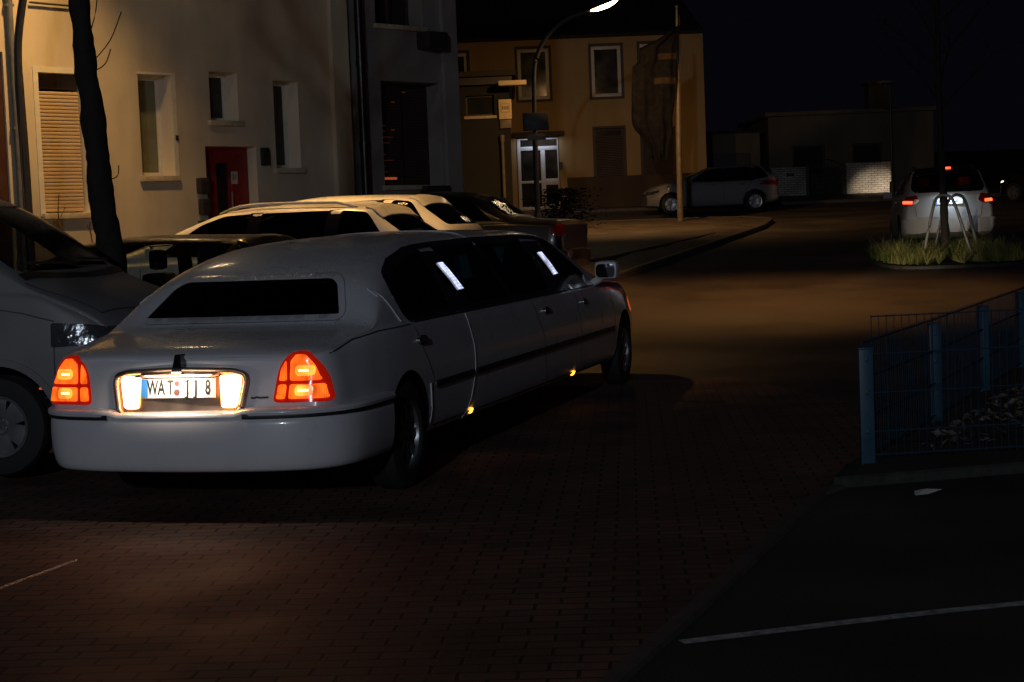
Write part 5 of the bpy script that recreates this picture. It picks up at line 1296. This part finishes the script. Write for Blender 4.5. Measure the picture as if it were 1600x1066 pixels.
# sodium lamps of the car park and the street whose heads hang above the picture
o = light('lamp_light_parked_row', 'SPOT', (-2.7, 20.2, 6.6), 1450, SODIUM, shadow_soft_size=.10, spot_size=R(98), spot_blend=1)
o = light('lamp_light_street', 'SPOT', (3.7, 26.0, 7.0), 1300, (1, .45, .13), shadow_soft_size=.10, spot_size=R(84), spot_blend=.9)
o = light('lamp_light_far', 'SPOT', pB, 1200, (1, .53, .19), shadow_soft_size=.10, spot_size=R(165), spot_blend=1)
o.rotation_euler = Vector((.05, .55, -1)).to_track_quat('-Z', 'Y').to_euler()
# unseen cool fill light added far behind the photographer
o = light('back_fill_light', 'AREA', (-6.0, -26, 9), 1480, (.80, .88, 1), shape='DISK', size=.8)
o.rotation_euler = (Vector((-1., 14, .7)) - Vector(o.location)).to_track_quat('-Z', 'Y').to_euler()
# limousine head lamps and plate lamp
LM = Matrix.Translation((-1.5752, 10.9692, 0)) @ Matrix.Rotation(-.274, 4, 'Z')
for sx in (-.66, .66):
    p0 = LM @ Vector((sx, 7.74, .72))
    for e, sz, tgt in ((1500, 9, Vector((8.55, 33, 1.0))),):
        o = light('head_lamp', 'SPOT', p0, e, (1, .80, .58), spot_size=R(sz), spot_blend=1, shadow_soft_size=.05)
        o.rotation_euler = (tgt - p0).to_track_quat('-Z', 'Y').to_euler()
# head lamps of the car at the right edge, thrown on to the garden wall
FC = Matrix.Translation((18.75, 55.0, zg(18.7, 55))) @ Matrix.Rotation(R(35), 4, 'Z')
for sx in (-.55, .55):
    p0 = FC @ Vector((sx, 3.45, .62)); o = light('head_lamp', 'SPOT', p0, 1150, (1, .80, .58), spot_size=R(17), spot_blend=.9, shadow_soft_size=.05)
    o.rotation_euler = (Vector((14.2, 66, 2.1)) - p0).to_track_quat('-Z', 'Y').to_euler()
o = light('plate_lamp', 'AREA', LM @ Vector((0, -1.335, .845)), 2.0, (1, .8, .62), shape='RECTANGLE', size=.4, size_y=.03)
o.rotation_euler = (LM.to_3x3() @ Vector((0, .4, -1))).to_track_quat('-Z', 'Y').to_euler()
sd = Vector((math.sin(R(9)), math.cos(R(9)), 0)); sp = Vector((8.62, 34.1, zg(8.5, 34))) - sd * .98 + Vector((0, 0, 1.09))
o = light('plate_lamp', 'AREA', sp, 2.2, (.6, .8, 1), shape='RECTANGLE', size=.4, size_y=.03)
o.rotation_euler = (sd * .5 + Vector((0, 0, -1))).to_track_quat('-Z', 'Y').to_euler()

o = light('entrance_lamp', 'AREA', (1.2, 61.75, 4.66), 5.5, (.75, .86, 1), shape='RECTANGLE', size=1.2, size_y=.1)

light('brake_glow', 'POINT', Matrix.Translation((8.62, 34.1, zg(8.5, 34))) @ Matrix.Rotation(-R(9), 4, 'Z') @ Vector((.22, -.25, 1.50)), 9, (1, .05, .03), shadow_soft_size=.04)
w = D.worlds.new('World'); SC.world = w; w.use_nodes = True; nt = w.node_tree
bg_ = nt.nodes['Background']; sk = nt.nodes.new('ShaderNodeTexSky'); sk.sky_type = 'NISHITA'; sk.sun_disc = False
sk.sun_elevation = R(-5); sk.sun_rotation = R(180); mxs = nt.nodes.new('ShaderNodeMix'); mxs.data_type = 'RGBA'; mxs.blend_type = 'ADD'; mxs.inputs[0].default_value = 1; mxs.inputs[7].default_value = (.026, .021, .042, 1)   # town glow on the cloud
nt.links.new(sk.outputs[0], mxs.inputs[6]); nt.links.new(mxs.outputs[2], bg_.inputs[0]); bg_.inputs[1].default_value = .06

# ------------------------------------------------------------------ camera
cam = D.cameras.new('camera'); co = D.objects.new('camera', cam); COL.objects.link(co); SC.camera = co
cam.sensor_width = 36; cam.lens = 36 * 2700 / 1600; cam.clip_end = 600; cam.clip_start = .05
th = math.atan((533 - 349.86) / 2700)
co.matrix_world = Matrix.Translation((0, 0, 1.6224)) @ (Matrix.Rotation(PI / 2 - th, 4, 'X') @ Matrix.Rotation(-.0395, 4, 'Z'))
SC.view_settings.view_transform = 'Standard'; SC.view_settings.look = 'None'; SC.view_settings.exposure = 0; SC.view_settings.gamma = 1
SC.render.engine = 'CYCLES'; SC.cycles.use_denoising = True; SC.cycles.max_bounces = 8; SC.cycles.sample_clamp_indirect = 1.5; SC.cycles.sample_clamp_direct = 24; SC.cycles.use_adaptive_sampling = False; SC.cycles.blur_glossy = .5
